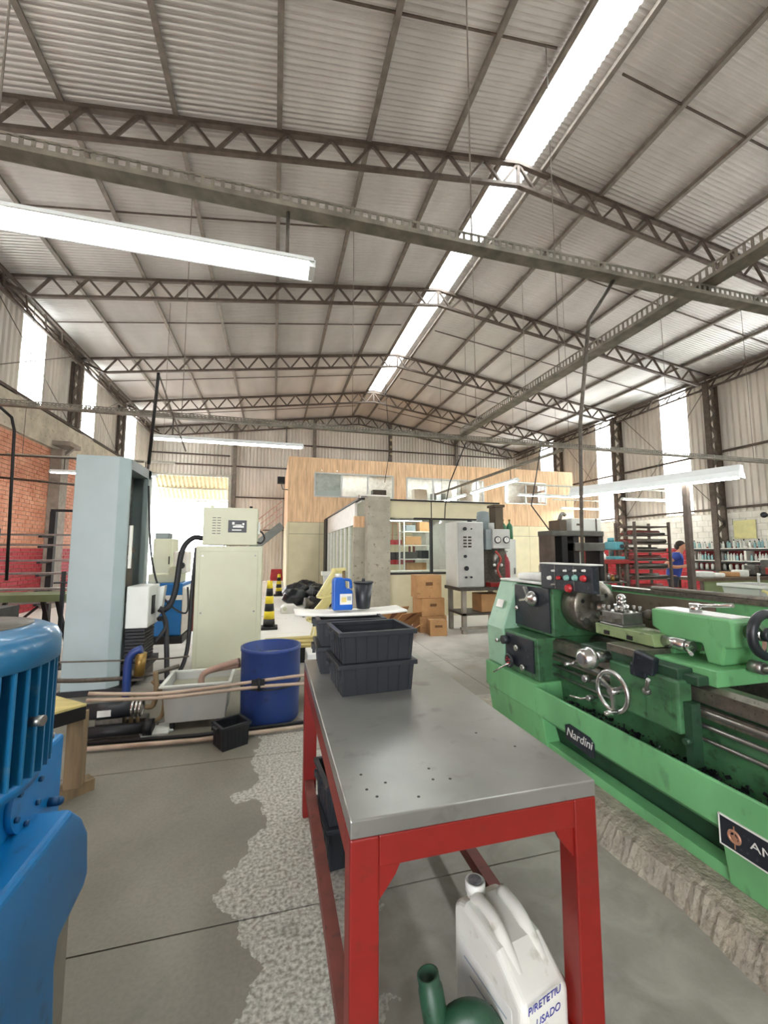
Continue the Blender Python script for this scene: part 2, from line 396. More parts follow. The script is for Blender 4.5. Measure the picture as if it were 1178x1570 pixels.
# door surround, awning outside
dr = struct(MB().box(DX1, DX1 + .16, YG - .12, YG, 0, DZ + .1).box(DX0 - .12, DX0, YG - .1, YG, 0, DZ + .1).box(DX0, DX1, YG - .1, YG, DZ, DZ + .1).build('door_1', 'galv'))
aw = thing('door_awning', 'ribbed translucent awning over the open goods door in the back wall', 'awning', ((DX0 + DX1) / 2, YG + .1, 4.1))
corr(lambda s, d, t: (s, YG + .02 + t * 1.4, 5.3 - t * 1.05 + d), DX0, DX1, .2, .06, (0, 1)).build('sheet', mat('awning_sheet', '#b9ad8a', .6), aw)
for t in (.45, .98): MB().box(DX0, DX1, YG + .02 + t * 1.4, YG + .08 + t * 1.4, 5.2 - t * 1.05, 5.27 - t * 1.05).build('rail', 'galv', aw)
# ---- girts and posts on the gable, girts on the side walls
k = 2
for z, xa, xb in ((5.88, XL + .1, DX1 + 2.9), (4.28, DX1 + .2, .5), (6.4, XL + .1, -2.3), (7.2, -2.2, 13.9), (2.6, DX1 + .2, .5)):
    struct(MB().box(xa, xb, YG - .09, YG - .005, z, z + .06).build('trim_%d' % k, 'dark_steel')); k += 1
for x in (-2.05, 2.0, 6.25, 10.35):
    t = MB().box(x - .09, x + .09, YG - .22, YG - .1, 0, zroof(x) - .15); struct(t.build('trim_%d' % k, 'purlin_steel')); k += 1
for X, s in ((XL, 1), (XR, -1)):
    for z in ((5.3,) if s > 0 else (2.95, 4.9)):
        struct(MB().box(X + s * .01, X + s * .08, Y0, YG, z, z + .07).build('trim_%d' % k, 'dark_steel')); k += 1
# ---- lattice columns
def lattice_column(X, Y, s, label, cat='column', z0=0):
    t = thing('lattice_column', label, cat, (X, Y - (.35 if s > 0 else 0), z0), w=False); a, b = (s * .06, s * .46) if s < 0 else (.04, .24)
    for xx in (a, b): MB().box(xx - .035, xx + .035, -.09, .09, 0, 7.3 - z0).build('chord', 'dark_steel', t)
    z = .2; f = 0
    while z < 7.1 - z0:
        p, q = ((a, 0, z), (b, 0, z + .38)) if f % 2 == 0 else ((b, 0, z), (a, 0, z + .38)); MB().bar(p, q, .12, .03, (0, 1, 0)).build('lacing', 'purlin_steel', t); z += .38; f += 1
for i, y in enumerate(TY):
    o = ('fourth', 'third', 'second', 'first')[i]
    lattice_column(XR, y, -1, 'steel lattice column on the white block wall, %s from the back wall' % o)
    if i: lattice_column(XL, y, 1, 'steel lattice column standing above the brick wall, %s from the back wall' % o, z0=5.27)
# corner posts of the brick wall
one('brick_pier_post', MB().box(XL + .005, XL + .28, 13.3, 13.72, 0, 4.41).box(XL + .065, XL + .5, 13.2, 13.85, 4.5, 4.62).bar((XL + .1, 13.5, 4.1), (XL + .48, 13.5, 4.52), .1, .08), mat('pier', '#8c8378', .8, 0, .2, 6), 'brown concrete post with bracket against the brick wall', 'post')
# ---- roof trusses
XPUR = [-6.0, -4.65, -3.14, -1.63, -.09, 1.42, 2.92, 4.05, 4.93, 6.3, 7.7, 9.15, 10.5, 11.95, 13.35, 14.6]
def truss(y, label, dep=.46):
    t = thing('roof_truss', label, 'truss', (XRID, y, zroof(XL) - .7), group='lattice roof trusses')
    for xa, xb in ((XL + .1, XRID), (XRID, XR - .1)):
        MB().bar((xa, y, zroof(xa) - .1), (xb, y, zroof(xb) - .1), .09, .07).build('top_chord', 'dark_steel', t)
    xa, xb = XL + .75, XR - .75
    MB().bar((xa, y, zroof(xa) - .1 - dep), (XRID, y, ZR - .1 - dep), .08, .06).bar((xa, y, zroof(xa) - .1 - dep), (XL + .2, y, ZE - .22), .08, .06).build('bottom_chord', 'dark_steel', t)
    MB().bar((XRID, y, ZR - .1 - dep), (xb, y, zroof(xb) - .1 - dep), .08, .06).bar((xb, y, zroof(xb) - .1 - dep), (XR - .2, y, ZE - .22), .08, .06).build('bottom_chord', 'dark_steel', t)
    for xs, xe in ((XRID, XL + .35), (XRID, XR - .35)):
        s = -1 if xe < xs else 1; n = round(abs(xe - xs) / .75); st = (xe - xs) / n
        for i in range(n):
            x = xs + i * st; xm = x + st / 2; xn = x + st
            for p, q in (((x, y, zroof(x) - .1), (xm, y, zroof(xm) - .1 - dep)), ((xm, y, zroof(xm) - .1 - dep), (xn, y, zroof(xn) - .1))):
                if min(q[0], p[0]) < XL + .6 or max(p[0], q[0]) > XR - .6: continue
                MB().bar(p, q, .05, .045).build('web_member', 'dark_steel', t)
    MB().bar((XRID, y, ZR - .1), (XRID, y, ZR - .1 - dep), .06, .06).build('king_post', 'dark_steel', t)
for i, y in enumerate(TY): truss(y, 'brown steel lattice roof truss, %s from the back wall' % ('fourth', 'third', 'second', 'first')[i])
truss(YG - .25, 'brown steel lattice roof truss set against the corrugated back wall')
for i, x in enumerate(XPUR):
    side = 'brick wall' if x < XRID else 'white block wall'; idx = i if x < XRID else len(XPUR) - 1 - i
    od = ['first', 'second', 'third', 'fourth', 'fifth', 'sixth', 'seventh', 'eighth'][idx]
    z = zroof(x)
    m = MB().box(x - .03, x + .03, Y0, YG, z - .075, z - .005).box(x - .03, x + .05, Y0, YG, z - .085, z - .075)
    one('roof_purlin', m, 'purlin_steel', 'long thin steel roof purlin, %s out from the %s' % (od, side), 'purlin', 'roof purlins')
# sag rods between the purlins
ws = ['gable bay', 'second bay', 'third bay', 'fourth bay', 'nearest bay']
for i, y in enumerate((20.3, 16.4, 12.4, 8.4, 4.6)):
    for xa, xb, sd in ((XL + .2, 3.9, 'brick'), (5.1, XR - .2, 'block')):
        one('sag_rod', MB().bar((xa, y, zroof(xa) - .055), (xb, y, zroof(xb) - .055), .025, .025), 'dark_steel', 'thin steel rod tying the purlins over the %s-wall side, bay %s from the back wall' % (sd, ('one', 'two', 'three', 'four', 'five')[i]), 'rod', 'purlin tie rods')
# eave girders along both walls
for X, s, nm in ((XL, 1, 'brick'), (XR, -1, 'white block')):
    t = thing('eave_girder', 'steel lattice eave girder along the top of the %s wall side' % nm, 'girder', (X + s * .3, 8, 7.1))
    for dz, dx in ((7.5, .12), (7.5, .42), (7.2, .27)): MB().box(X + s * dx - .03, X + s * dx + .03, Y0, YG, dz - .03, dz + .03).build('rail', 'dark_steel', t)
    y = Y0; f = 0
    while y < YG - .5:
        MB().bar((X + s * (.12 if f % 2 else .42), y, 7.5), (X + s * .27, y + .42, 7.2), .035, .035).build('lacing', 'dark_steel', t); y += .42; f += 1
# wind bracing cables
for X, sg, lab in ((XR - .1, 1, 'white block wall'), (XL + .1, 1, 'brick wall')):
    o_ = -.4 if X < 0 else 0
    for ya, yb, wch in ((10.55 + o_, 14.35 + o_, 'between its second and third columns'), (14.65 + o_, 18.25 + o_, 'between its first and second columns')):
        zb = 3.0 if X > 0 else 5.4
        one('wind_brace', MB().tube([(X, ya, zb), (X, yb, 7.4)], .012, 6).tube([(X - .02, ya, 7.4), (X - .02, yb, zb)], .012, 6), 'purlin_steel', 'crossed thin bracing rods on the %s %s' % (lab, wch), 'brace')
# ================================================================ lathe
mat('lathe_green', '#66a36d', .42, 0, .2, 3.5, wear=.22, wcol='#476b49', bump=.03, bscale=20, stretch=(1, 1, .45))
mat('lathe_grimy', '#3f6b47', .48, 0, .35, 6, wear=.45, wcol='#1c2418', bump=.04, bscale=25)
mat('lathe_pale', '#8fb59a', .4, 0, .1, 6, wear=.08, wcol='#6f927a')
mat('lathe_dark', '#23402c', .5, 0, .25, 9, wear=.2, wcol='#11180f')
mat('panel_navy', '#1f242c', .4, .1, .25, 14, wear=.1, wcol='#565a60')
mat('oily_steel', '#7f7a70', .35, .8, .25, 22, wear=.2, wcol='#3a342c')
mat('brown_guard', '#6b6152', .55, .2, .2, 5, wear=.15, wcol='#463f34')
mat('red_knob', '#b3262c', .35); mat('teal_knob', '#79aaa0', .35); mat('white_knob', '#dcdcd6', .35)
# concrete plinth with a broken front edge
pl = MB(); pts = []
n = 170
for i in range(n + 1):
    y = .3 + 3.5 * i / n
    pts.append((1.73 + .02 * math.sin(y * 9) + random.uniform(-.005, .006), y, 0)); pts.append((1.79 + .015 * math.sin(y * 9 + 1) + random.uniform(-.004, .005), y, .1 + random.uniform(-.004, .003))); pts.append((1.86, y, .12)); pts.append((2.95, y, .12)); pts.append((2.98, y, 0))
pl.add(pts, [(i * 5 + j, i * 5 + j + 1, i * 5 + j + 6, i * 5 + j + 5) for i in range(n) for j in range(4)] + [(0, 1, 2, 3, 4), tuple(n * 5 + j for j in (4, 3, 2, 1, 0))])
one('machine_plinth', pl, mat('plinth', '#9a9384', .9, 0, .25, 12, bump=.8, bscale=38, wear=.35, wcol='#5d574a'), 'rough broken-edged concrete plinth under the green lathe', 'plinth')
lt = thing('metal_lathe', 'big green engine lathe with chuck, carriage and tailstock on a concrete plinth', 'lathe', (2.3, 2.0, .12))
b = MB().prism([(1.9, .36), (1.9, .54), (1.904, .545), (1.918, .545), (1.93, .42), (2.70, .42), (2.70, .6), (2.76, .6), (2.76, .3), (1.98, .3)], 'y', .55, 2.76)
b.prism([(1.9, .36), (1.9, .565), (2.76, .6), (2.76, .3), (1.98, .3)], 'y', 2.76, 3.5)
base = b.build('base', 'lathe_green', lt, bev=.003)
MB().prism([(1.94, .12), (1.905, .365), (2.7, .365), (2.7, .12)], 'y', 2.7, 3.47).build('pedestal', 'lathe_green', lt, bev=.008)
MB().prism([(1.94, .12), (1.905, .365), (2.7, .365), (2.7, .12)], 'y', .55, 1.47).build('pedestal', 'lathe_green', lt, bev=.008)
MB().prism([(2.06, .13), (1.99, .37), (2.6, .37), (2.6, .13)], 'y', 1.47, 2.7).build('knee_panel', 'lathe_dark', lt)  # kneehole shade put into the panel's darker green
MB().box(1.95, 2.04, 1.47, 2.7, .12, .175).build('foot_rail', 'lathe_green', lt, bev=.004)
# name plates
p1 = MB().prism([(2.435, .325), (2.44, .405), (2.40, .425), (2.22, .415), (2.185, .39), (2.185, .31), (2.22, .30)], 'x', 1.893, 1.9).build('name_plate', 'panel_navy', lt, label='black name plate reading Nardini')
text('Nardini', .075, 'white_knob', p1, (1.891, 2.312, .372), (math.pi / 2, 0, -math.pi / 2), .0006, shear=.25)
p2 = MB().box(1.893, 1.9, .86, 1.46, .30, .42).build('name_plate', 'panel_navy', lt, label='black plate with round emblem and white border')
for q in ((.86, 1.46, .417, .423), (.86, 1.46, .297, .303)): MB().box(1.892, 1.8995, q[0], q[1], q[2], q[3]).build('border', 'white_knob', p2)
MB().box(1.892, 1.8995, 1.457, 1.463, .297, .423).build('border', 'white_knob', p2)
MB().torus((1.892, 1.4, .358), (1, 0, 0), .022, .006, 24, 6).cyl((1.893, 1.4, .352), (1.89, 1.4, .352), .013).box(1.891, 1.893, 1.398, 1.402, .31, .40).box(1.891, 1.893, 1.375, 1.425, .356, .36).build('emblem', mat('copper', '#b98a72', .4, .5), p2)
text('AMERICAN', .045, 'white_knob', p2, (1.891, 1.19, .368), (math.pi / 2, 0, -math.pi / 2), .0006, sx=1.35)
# chips in the tray
MB().box(1.935, 2.69, .56, 2.75, .421, .426).build('chip_tray', 'black_steel', lt)
ch = MB()
for i in range(1500):
    y = random.uniform(.7, 2.7); x = random.uniform(1.95, 2.3); s = random.uniform(.006, .02)
    ch.obox((x, y, .43 + random.uniform(0, .05)), (s, s * random.uniform(.5, 2), s * .3), (random.uniform(0, 3), random.uniform(0, 3), random.uniform(0, 3)))
tag(one('metal_chips', ch, mat('chips', '#26242a', .35, .7, .5, 60), 'dark heap of metal chips lying in the lathe tray', 'chips'), kind='stuff')
# headstock
MB().prism([(1.93, .565), (1.92, .88), (2.07, 1.28), (2.62, 1.28), (2.66, 1.2), (2.66, .6)], 'y', 3.235, 3.5).build('end_cover', 'lathe_pale', lt, bev=.012)
MB().box(1.985, 1.995, 3.30, 3.40, 1.04, 1.10)
MB().prism([(1.95, .57), (1.94, .885), (2.6, .905), (2.6, .57)], 'y', 2.78, 3.235).build('gearbox', 'lathe_grimy', lt, bev=.008)
gp = MB().box(1.93, 1.945, 2.82, 3.2, .62, .865).build('gearbox_panel', 'panel_navy', lt, bev=.003)
MB().prism([(2.06, .9), (2.06, 1.27), (2.62, 1.285), (2.62, .9)], 'y', 2.74, 3.235).build('headstock', 'lathe_grimy', lt, bev=.01)
hp = MB().box(2.045, 2.06, 2.765, 3.225, .925, 1.262).build('headstock_panel', 'panel_navy', lt, bev=.003)
MB().box(2.06, 2.64, 2.85, 3.49, 1.281, 1.3).build('top_plate', mat('pale_grey', '#c9ccc8', .4, .2), lt, bev=.006)
MB().box(2.12, 2.5, 2.95, 3.3, 1.3, 1.36).build('cover_box', 'pale_grey', lt, bev=.02)
MB().box(1.985, 2.0, 3.31, 3.42, 1.06, 1.13)
lbl = MB().obox((1.978, 3.36, 1.085), (.006, .1, .07), (0, .36, 0)).build('label_plate', 'white_knob', lt)
def knob(par, p, r, ln, m='chrome', d=(-1, 0, 0)):
    return MB().lathe(p, d, [(r * .5, 0), (r * .5, ln * .4), (r, ln * .45), (r, ln * .9), (r * .8, ln)], 18).build('knob', m, par)
q = at(818, 918, X=2.04); hw = MB().lathe((2.045, q.y, q.z), (-1, 0, 0), [(.05, 0), (.062, .01), (.062, .03), (.04, .045), (.02, .07)], 24).build('selector_wheel', 'chrome', hp)
MB().bar((2.0, q.y, q.z), at(797, 920, X=2.0), .016, .016).ball(at(793, 932, X=2.0), .02).build('lever', 'chrome', hp)
MB().bar((2.03, q.y + .1, q.z + .09), (2.03, q.y + .03, q.z - .02), .03, .02).build('lever', 'steel', hp)
for x, y, r, ln, m in ((770, 981, .018, .06, 'chrome'), (798, 993, .024, .05, 'chrome'), (808, 1023, .024, .05, 'chrome')): knob(gp, at(x, y, X=1.935), r, ln, m)
MB().cyl((1.94, at(780, 980, X=1.94).y, at(780, 980, X=1.94).z), (1.88, at(780, 980, X=1.94).y, at(780, 980, X=1.94).z), .035, n=20).build('drum_knob', 'black_plastic', gp)
q = at(786, 1012, X=1.93); MB().torus((1.9, q.y, q.z), (1, 0, 0), .045, .012).cyl((1.94, q.y, q.z), (1.89, q.y, q.z), .025).build('hand_wheel', 'black_plastic', gp)
for i in range(5): a = i * 1.257; MB().ball((1.885, q.y + .022 * math.cos(a), q.z + .022 * math.sin(a)), .007, n=8, m=6).build('stud', 'red_knob', gp)
MB().tube([(1.9, q.y, q.z - .02), at(757, 1030, X=1.84)], [.008, .006]).build('lever', 'chrome', gp)
# control pendant
cpn = MB().box(2.03, 2.09, 2.29, 2.83, 1.266, 1.452).build('control_panel', 'panel_navy', lt, bev=.006, label='dark control panel with coloured push buttons')
MB().box(2.025, 2.12, 2.285, 2.835, 1.452, 1.462).build('panel_lid', 'pale_grey', cpn)
for x, y, r, m in ((844, 886, .014, 'white_knob'), (858, 886, .013, 'red_knob'), (870, 886, .018, 'teal_knob'), (883, 886, .018, 'teal_knob'), (896, 887, .02, 'red_knob'), (873, 902, .026, 'red_knob'), (850, 875, .008, 'white_knob'), (868, 875, .008, 'white_knob'), (883, 875, .008, 'white_knob'), (897, 875, .008, 'white_knob'), (850, 896, .01, 'steel')):
    q = at(x, y, X=2.03); MB().lathe((2.03, q.y, q.z), (-1, 0, 0), [(r * 1.2, 0), (r * 1.2, .006), (r, .008), (r, .02), (r * .8, .024)], 16).build('push_button', m, cpn)
for y in (2.66, 2.46): MB().box(2.027, 2.03, y - .002, y + .002, 1.275, 1.445).build('seam', 'steel', cpn)
MB().box(2.08, 2.5, 2.78, 2.84, 1.285, 1.30).bar((2.11, 2.81, 1.29), (2.075, 2.81, 1.36), .04, .04).build('panel_bracket', 'lathe_pale', lt)
# chuck
CZ, CXX = 1.145, 2.3
MB().cyl((CXX, 2.76, CZ), (CXX, 2.70, CZ), .11, n=28).build('spindle_nose', 'oily_steel', lt)
ck = MB().lathe((CXX, 2.72, CZ), (0, -1, 0), [(.175, 0), (.186, .01), (.186, .14), (.179, .15), (.05, .152), (.05, .11)], 36).build('chuck', 'oily_steel', lt)
for i in range(3):
    a = math.radians(100 + 120 * i); c, s = math.cos(a), math.sin(a)
    for r0, r1, y0, y1 in ((.045, .165, 2.57, 2.545), (.05, .135, 2.545, 2.515), (.055, .09, 2.515, 2.485)):
        m = MB(); m.bar((CXX + c * r0, (y0 + y1) / 2, CZ + s * r0), (CXX + c * r1, (y0 + y1) / 2, CZ + s * r1), y0 - y1, .04, (-s, 0, c)); m.build('jaw', 'steel', ck)
    a2 = a + 1.05; MB().cyl((CXX + .12 * math.cos(a2), 2.571, CZ + .12 * math.sin(a2)), (CXX + .12 * math.cos(a2), 2.565, CZ + .12 * math.sin(a2)), .014).build('socket', 'black_steel', ck)
# bed
MB().prism([(2.14, .42), (2.12, .6), (2.14, .68), (2.14, .8), (2.5, .8), (2.52, .42)], 'y', .7, 2.78).build('bed', 'lathe_grimy', lt, bev=.006)
for xa, xb in ((2.08, 2.2), (2.42, 2.54)):
    MB().prism([(xa, .8), (xa, .865), (xa + .03, .885), (xb - .03, .885), (xb, .865), (xb, .8)], 'y', .7, 2.78).build('bed_way', 'oily_steel', lt)
MB().box(2.075, 2.1, .7, 2.78, .73, .78).build('rack', 'oily_steel', lt)
for x, z, r in ((2.085, .755, .016), (2.08, .69, .012), (2.08, .625, .010), (2.09, .8, .008)):
    MB().cyl((x, .7, z), (x, 2.8, z), r, n=10).build('feed_rod', 'steel', lt)
# carriage
cr = MB().box(2.0, 2.58, 1.70, 2.13, .885, .95).box(2.03, 2.2, 1.62, 2.42, .885, .93).box(2.4, 2.56, 1.62, 2.42, .885, .93).build('saddle', 'lathe_dark', lt, bev=.006)
ap = MB().box(1.97, 2.065, 1.68, 2.12, .64, .9).build('apron', 'lathe_grimy', lt, bev=.012)
MB().box(1.963, 1.972, 1.72, 1.86, .66, .84).build('apron_plate', 'lathe_grimy', ap)
MB().box(1.98, 2.5, 1.92, 2.14, .95, .995).build('cross_slide', 'oily_steel', lt, bev=.004)
cs = MB().prism([(2.38, 1.0), (2.38, 1.07), (1.95, 1.07), (1.93, 1.0)], 'x', 2.12, 2.3).build('compound_slide', mat('slide_green', '#7c8f63', .45, .1, .2, 9, wear=.2, wcol='#4b5138'), lt, bev=.005)
for y in (2.1, 2.28): MB().box(2.112, 2.122, y - .02, y + .02, 1.01, 1.035).build('slot', 'black_steel', cs); 
MB().cyl((2.2, 1.93, 1.035), (2.2, 1.80, 1.035), .035, n=20).cyl((2.2, 1.80, 1.035), (2.2, 1.77, 1.035), .03, n=20).build('compound_dial', 'chrome', lt)
MB().tube([(2.2, 1.77, 1.035), (2.14, 1.75, 1.03), (2.10, 1.70, 1.02)], [.012, .01], sub=4).build('compound_crank', 'chrome', lt)
# tool post
tp = MB().box(2.12, 2.3, 2.15, 2.34, 1.07, 1.085).box(2.13, 2.29, 2.16, 2.33, 1.085, 1.16).build('tool_post', 'steel', lt, bev=.006)
MB().cyl((2.21, 2.245, 1.16), (2.21, 2.245, 1.20), .045, n=20).cyl((2.21, 2.245, 1.2), (2.21, 2.245, 1.235), .028).ball((2.21, 2.245, 1.24), .03).build('clamp_nut', 'chrome', tp)
for yy in (2.17, 2.215, 2.275, 2.32):
    for xx in (2.14, 2.28): MB().cyl((xx, yy, 1.16), (xx, yy, 1.195), .01, n=8).build('set_screw', 'steel', tp)
MB().box(2.08, 2.15, 2.17, 2.19, 1.10, 1.125).box(2.10, 2.15, 2.3, 2.32, 1.10, 1.125).build('tool_bit', 'dirty_steel', tp)
# cross feed dial and crank
q = at(890, 1010, X=1.8); cy, cz = q.y, q.z
MB().cyl((2.0, cy, cz), (1.86, cy, cz), .035, n=20).lathe((1.88, cy, cz), (-1, 0, 0), [(.062, 0), (.066, .01), (.066, .03), (.055, .04), (.055, .07), (.03, .08)], 28).build('cross_dial', 'chrome', lt)
MB().bar((1.81, cy, cz), (1.80, cy + .07, cz - .045), .016, .012).cyl((1.80, cy + .075, cz - .048), (1.75, cy + .075, cz - .048), .01).build('cross_crank', 'chrome', lt)
# big handwheel
q = at(937, 1060, X=1.84); hy, hz = q.y, q.z
hwl = MB().torus((1.85, hy, hz), (1, 0, 0), .105, .013, 36, 8).cyl((1.95, hy, hz), (1.83, hy, hz), .02).build('apron_handwheel', 'chrome', lt)
for i in range(3):
    a = .5 + i * 2.094; MB().bar((1.85, hy, hz), (1.85, hy + .1 * math.cos(a), hz + .1 * math.sin(a)), .02, .012).build('spoke', 'chrome', hwl)
MB().lathe((1.84, hy - .04, hz - .095), (-1, 0, 0), [(.01, 0), (.014, .03), (.012, .08), (.006, .085)], 12).build('handle', 'chrome', hwl)
q = at(903, 1040, X=1.9); knob(ap, (1.93, q.y, q.z), .022, .07)
q = at(905, 1070, X=1.9); knob(ap, (1.95, q.y, q.z), .018, .07); MB().tube([(1.9, q.y, q.z), (1.88, q.y + .05, q.z - .02), (1.87, q.y + .14, q.z - .03)], .007).build('lever', 'chrome', ap)
q = at(985, 1060, X=1.9); MB().tube([(1.93, q.y, q.z), (1.90, q.y - .03, q.z + .03), (1.88, q.y - .06, q.z + .08)], .01).ball((1.93, q.y, q.z), .022).build('lever', 'steel', ap)
MB().obox((1.97, 1.86, .945), (.05, .12, .1), (.2, 0, .1)).box(1.95, 2.0, 1.85, 1.95, .86, .93).build('thread_dial', 'panel_navy', lt, bev=.01)
MB().box(2.0, 2.06, 1.64, 1.68, .5, .8).cyl((2.02, 1.66, .62), (1.97, 1.66, .62), .015).build('stop_bracket', 'lathe_dark', lt)
# tailstock
ty = [(2.035, 1.205), (1.59, 1.205), (1.575, 1.19), (1.575, 1.065), (1.62, 1.06), (1.64, .965), (1.715, .965), (1.735, 1.06), (1.86, 1.06), (1.9, .965), (1.96, .965), (1.985, 1.08), (2.035, 1.10)]
ts = MB().prism(ty, 'x', 2.22, 2.42).build('tailstock', 'lathe_green', lt, bev=.012)
MB().prism([(2.0, .885), (2.0, .965), (1.58, .965), (1.58, .885)], 'x', 2.1, 2.5).build('tailstock_base', 'lathe_green', lt, bev=.006)
MB().cyl((2.32, 2.035, CZ), (2.32, 2.10, CZ), .03).lathe((2.32, 2.10, CZ), (0, 1, 0), [(.034, 0), (.034, .05), (.026, .06), (.01, .1), (.002, .13)], 18).build('quill', 'dirty_steel', ts)
MB().cyl((2.3, 1.82, 1.2), (2.3, 1.82, 1.255), .03, n=20).tube([(2.3, 1.80, 1.245), (2.3, 1.62, 1.27)], [.008, .011]).build('clamp_lever', 'chrome', ts)
MB().box(2.25, 2.4, 1.6, 2.03, 1.205, 1.21).build('worn_top', 'pale_grey', ts)
MB().cyl((2.32, 1.575, CZ), (2.32, 1.50, CZ), .035, n=20).build('quill_collar', 'chrome', ts)
tw = MB().torus((2.32, 1.49, CZ), (0, 1, 0), .1, .022, 32, 8).cyl((2.32, 1.50, CZ), (2.32, 1.47, CZ), .035, n=20).build('tailstock_handwheel', 'black_plastic', ts)
for i in range(3):
    a = .3 + i * 2.094; MB().bar((2.32, 1.49, CZ), (2.32 + .1 * math.cos(a), 1.49, CZ + .1 * math.sin(a)), .025, .02, (0, 1, 0)).build('spoke', 'chrome', tw)
MB().cyl((2.3, 1.56, .985), (2.3, 1.5, .985), .03, n=18).cyl((2.3, 1.5, .985), (2.3, 1.46, .985), .022).build('clamp_screw', 'steel', ts)
# rear splash guard
sg = MB().box(2.72, 2.75, .55, 3.05, .56, 1.235).build('splash_guard', 'lathe_green', lt)
MB().box(2.712, 2.72, 2.02, 2.95, .7, 1.22).build('guard_panel', 'brown_guard', sg)
MB().box(2.705, 2.80, .55, 3.05, 1.235, 1.262).cyl((2.755, .6, 1.27), (2.755, 2.5, 1.27), .02).build('guard_rail', 'oily_steel', sg)
MB().prism([(3.0, .9), (3.25, .9), (3.25, 1.275), (2.98, 1.275)], 'x', 2.62, 2.76).build('guard_end', 'lathe_pale', sg)
# ================================================================ red bench
mat('red_paint', '#7c150e', .42, 0, .1, 7, wear=.04, wcol='#6e1f18'); mat('brown_red', '#6d352c', .6, 0, .25, 9, wear=.2, wcol='#3c2a24')
def top_mat():
    m = mat('bench_steel', '#94948f', .3, .62, .2, 2.6, bump=.06, bscale=8, wear=.12, wcol='#77756f'); return m
top_mat()
tb = thing('work_bench', 'red steel frame bench with a worn grey sheet metal top', 'bench', (.56, 1.87, 0))
TX0, TX1, TY0, TY1, TZ = .2, .93, 1.075, 2.66, .88
MB().box(TX0, TX1, TY0, TY1, TZ - .045, TZ).build('bench_top', 'bench_steel', tb, bev=.004)
holes = [(.29, 1.16), (.27, 1.2), (.33, 1.22), (.47, 1.2), (.48, 1.26), (.27, 1.28), (.52, 1.19), (.74, 1.45), (.82, 1.32), (.40, 1.13)]
for x, y in holes: MB().cyl((x, y, TZ - .001), (x, y, TZ + .0006), .0045, n=10).build('drill_hole', 'black_steel', tb)
for x in (TX0, TX1 - .075):
    for y in (TY0, TY1 - .075): MB().box(x, x + .075, y, y + .075, 0, TZ - .045).build('leg', 'red_paint', tb, bev=.005)
ap_z0, ap_z1 = TZ - .12, TZ - .0451
MB().box(TX0 + .075, TX1 - .075, TY0, TY0 + .05, ap_z0, ap_z1).build('front_rail', 'red_paint', tb, bev=.003)
MB().box(TX0 + .075, TX1 - .075, TY1 - .05, TY1, ap_z0, ap_z1).build('back_rail', 'red_paint', tb)
for x in (TX0, TX1 - .05): MB().box(x, x + .05, TY0 + .075, TY1 - .075, ap_z0, ap_z1).build('side_rail', 'red_paint', tb)
for x in (TX0 + .01, TX1 - .06): MB().box(x, x + .05, TY0 + .075, TY1 - .075, .16, .21).build('lower_rail', 'brown_red', tb)
MB().box(TX0 + .075, TX1 - .075, TY0 + .02, TY0 + .06, .16, .21).build('lower_rail', 'red_paint', tb)
for x0, s in ((TX0 + .075, 1), (TX1 - .075, -1)): MB().prism([(x0, ap_z0), (x0 + s * .06, ap_z0), (x0 + s * .045, ap_z0 - .03), (x0, ap_z0 - .085)], 'y', TY0 + .01, TY0 + .022).build('gusset', 'red_paint', tb)
# ================================================================ black crates
def crate(label, loc, rz, L=.37, W=.3, h=.145, group='black plastic crates', m='black_plastic'):
    t = thing('plastic_crate', label, 'crate', loc, rz, group, w=False); a, c = L / 2, W / 2; f = .93
    def ring(s, z): return [(-a * s, -c * s, z), (a * s, -c * s, z), (a * s, c * s, z), (-a * s, c * s, z)]
    b = MB(); v = ring(f, 0) + ring(.985, h - .02) + ring(.94, h - .02) + ring(f - .05, .012)
    b.add(v, [(0, 1, 2, 3)] + [(i + 4 * k, (i + 1) % 4 + 4 * k, (i + 1) % 4 + 4 * k + 4, i + 4 * k + 4) for k in range(3) for i in range(4)] + [(15, 14, 13, 12)])
    b.build('body', m, t)
    r = MB()
    for x0, x1, y0, y1 in ((-a - .012, a + .012, -c - .012, -c + .012), (-a - .012, a + .012, c - .012, c + .012), (-a - .012, -a + .012, -c, c), (a - .012, a + .012, -c, c)): r.box(x0, x1, y0, y1, h - .022, h)
    r.build('rim', m, t, bev=.003)
    for i in range(7):
        x = -a * .9 + a * 1.8 * i / 6
        for s in (-1, 1): MB().bar((x * f, s * c * (f + .005), .005), (x * .985, s * c * .99, h - .022), .008, .006).build('rib', m, t)
    for i in range(5):
        y = -c * .85 + c * 1.7 * i / 4
        for s in (-1, 1): MB().bar((s * a * (f + .005), y * f, .005), (s * a * .99, y * .985, h - .022), .008, .006).build('rib', m, t)
    for s in (-1, 1): MB().box(s * (a + .01), s * (a + .03), -.05, .05, h - .03, h - .018).box(s * (a + .01), s * (a + .028), -.055, -.045, h - .05, h - .01).box(s * (a + .01), s * (a + .028), .045, .055, h - .05, h - .01).build('handle', m, t)
    return t
crate('black plastic crate at the bottom of the front stack on the red bench', (.485, 2.1, TZ), .06)
crate('empty black plastic crate on top of the front stack on the red bench', (.485, 2.1, TZ + .1465), .06)
crate('black plastic crate at the bottom of the rear stack on the red bench', (.44, 2.47, TZ), -.03)
crate('black plastic crate on top of the rear stack, under the white lid', (.44, 2.47, TZ + .1465), -.03)
crate('black plastic crate on the floor under the red bench', (.45, 2.3, 0), .1, .36, .3, .2)
crate('black plastic crate stacked on the floor crate under the red bench', (.45, 2.3, .2015), .1, .36, .3, .2)
crate('small open black crate on the floor before the dark blue drum', (-.3, 3.68, 0), .5, .22, .2, .18)
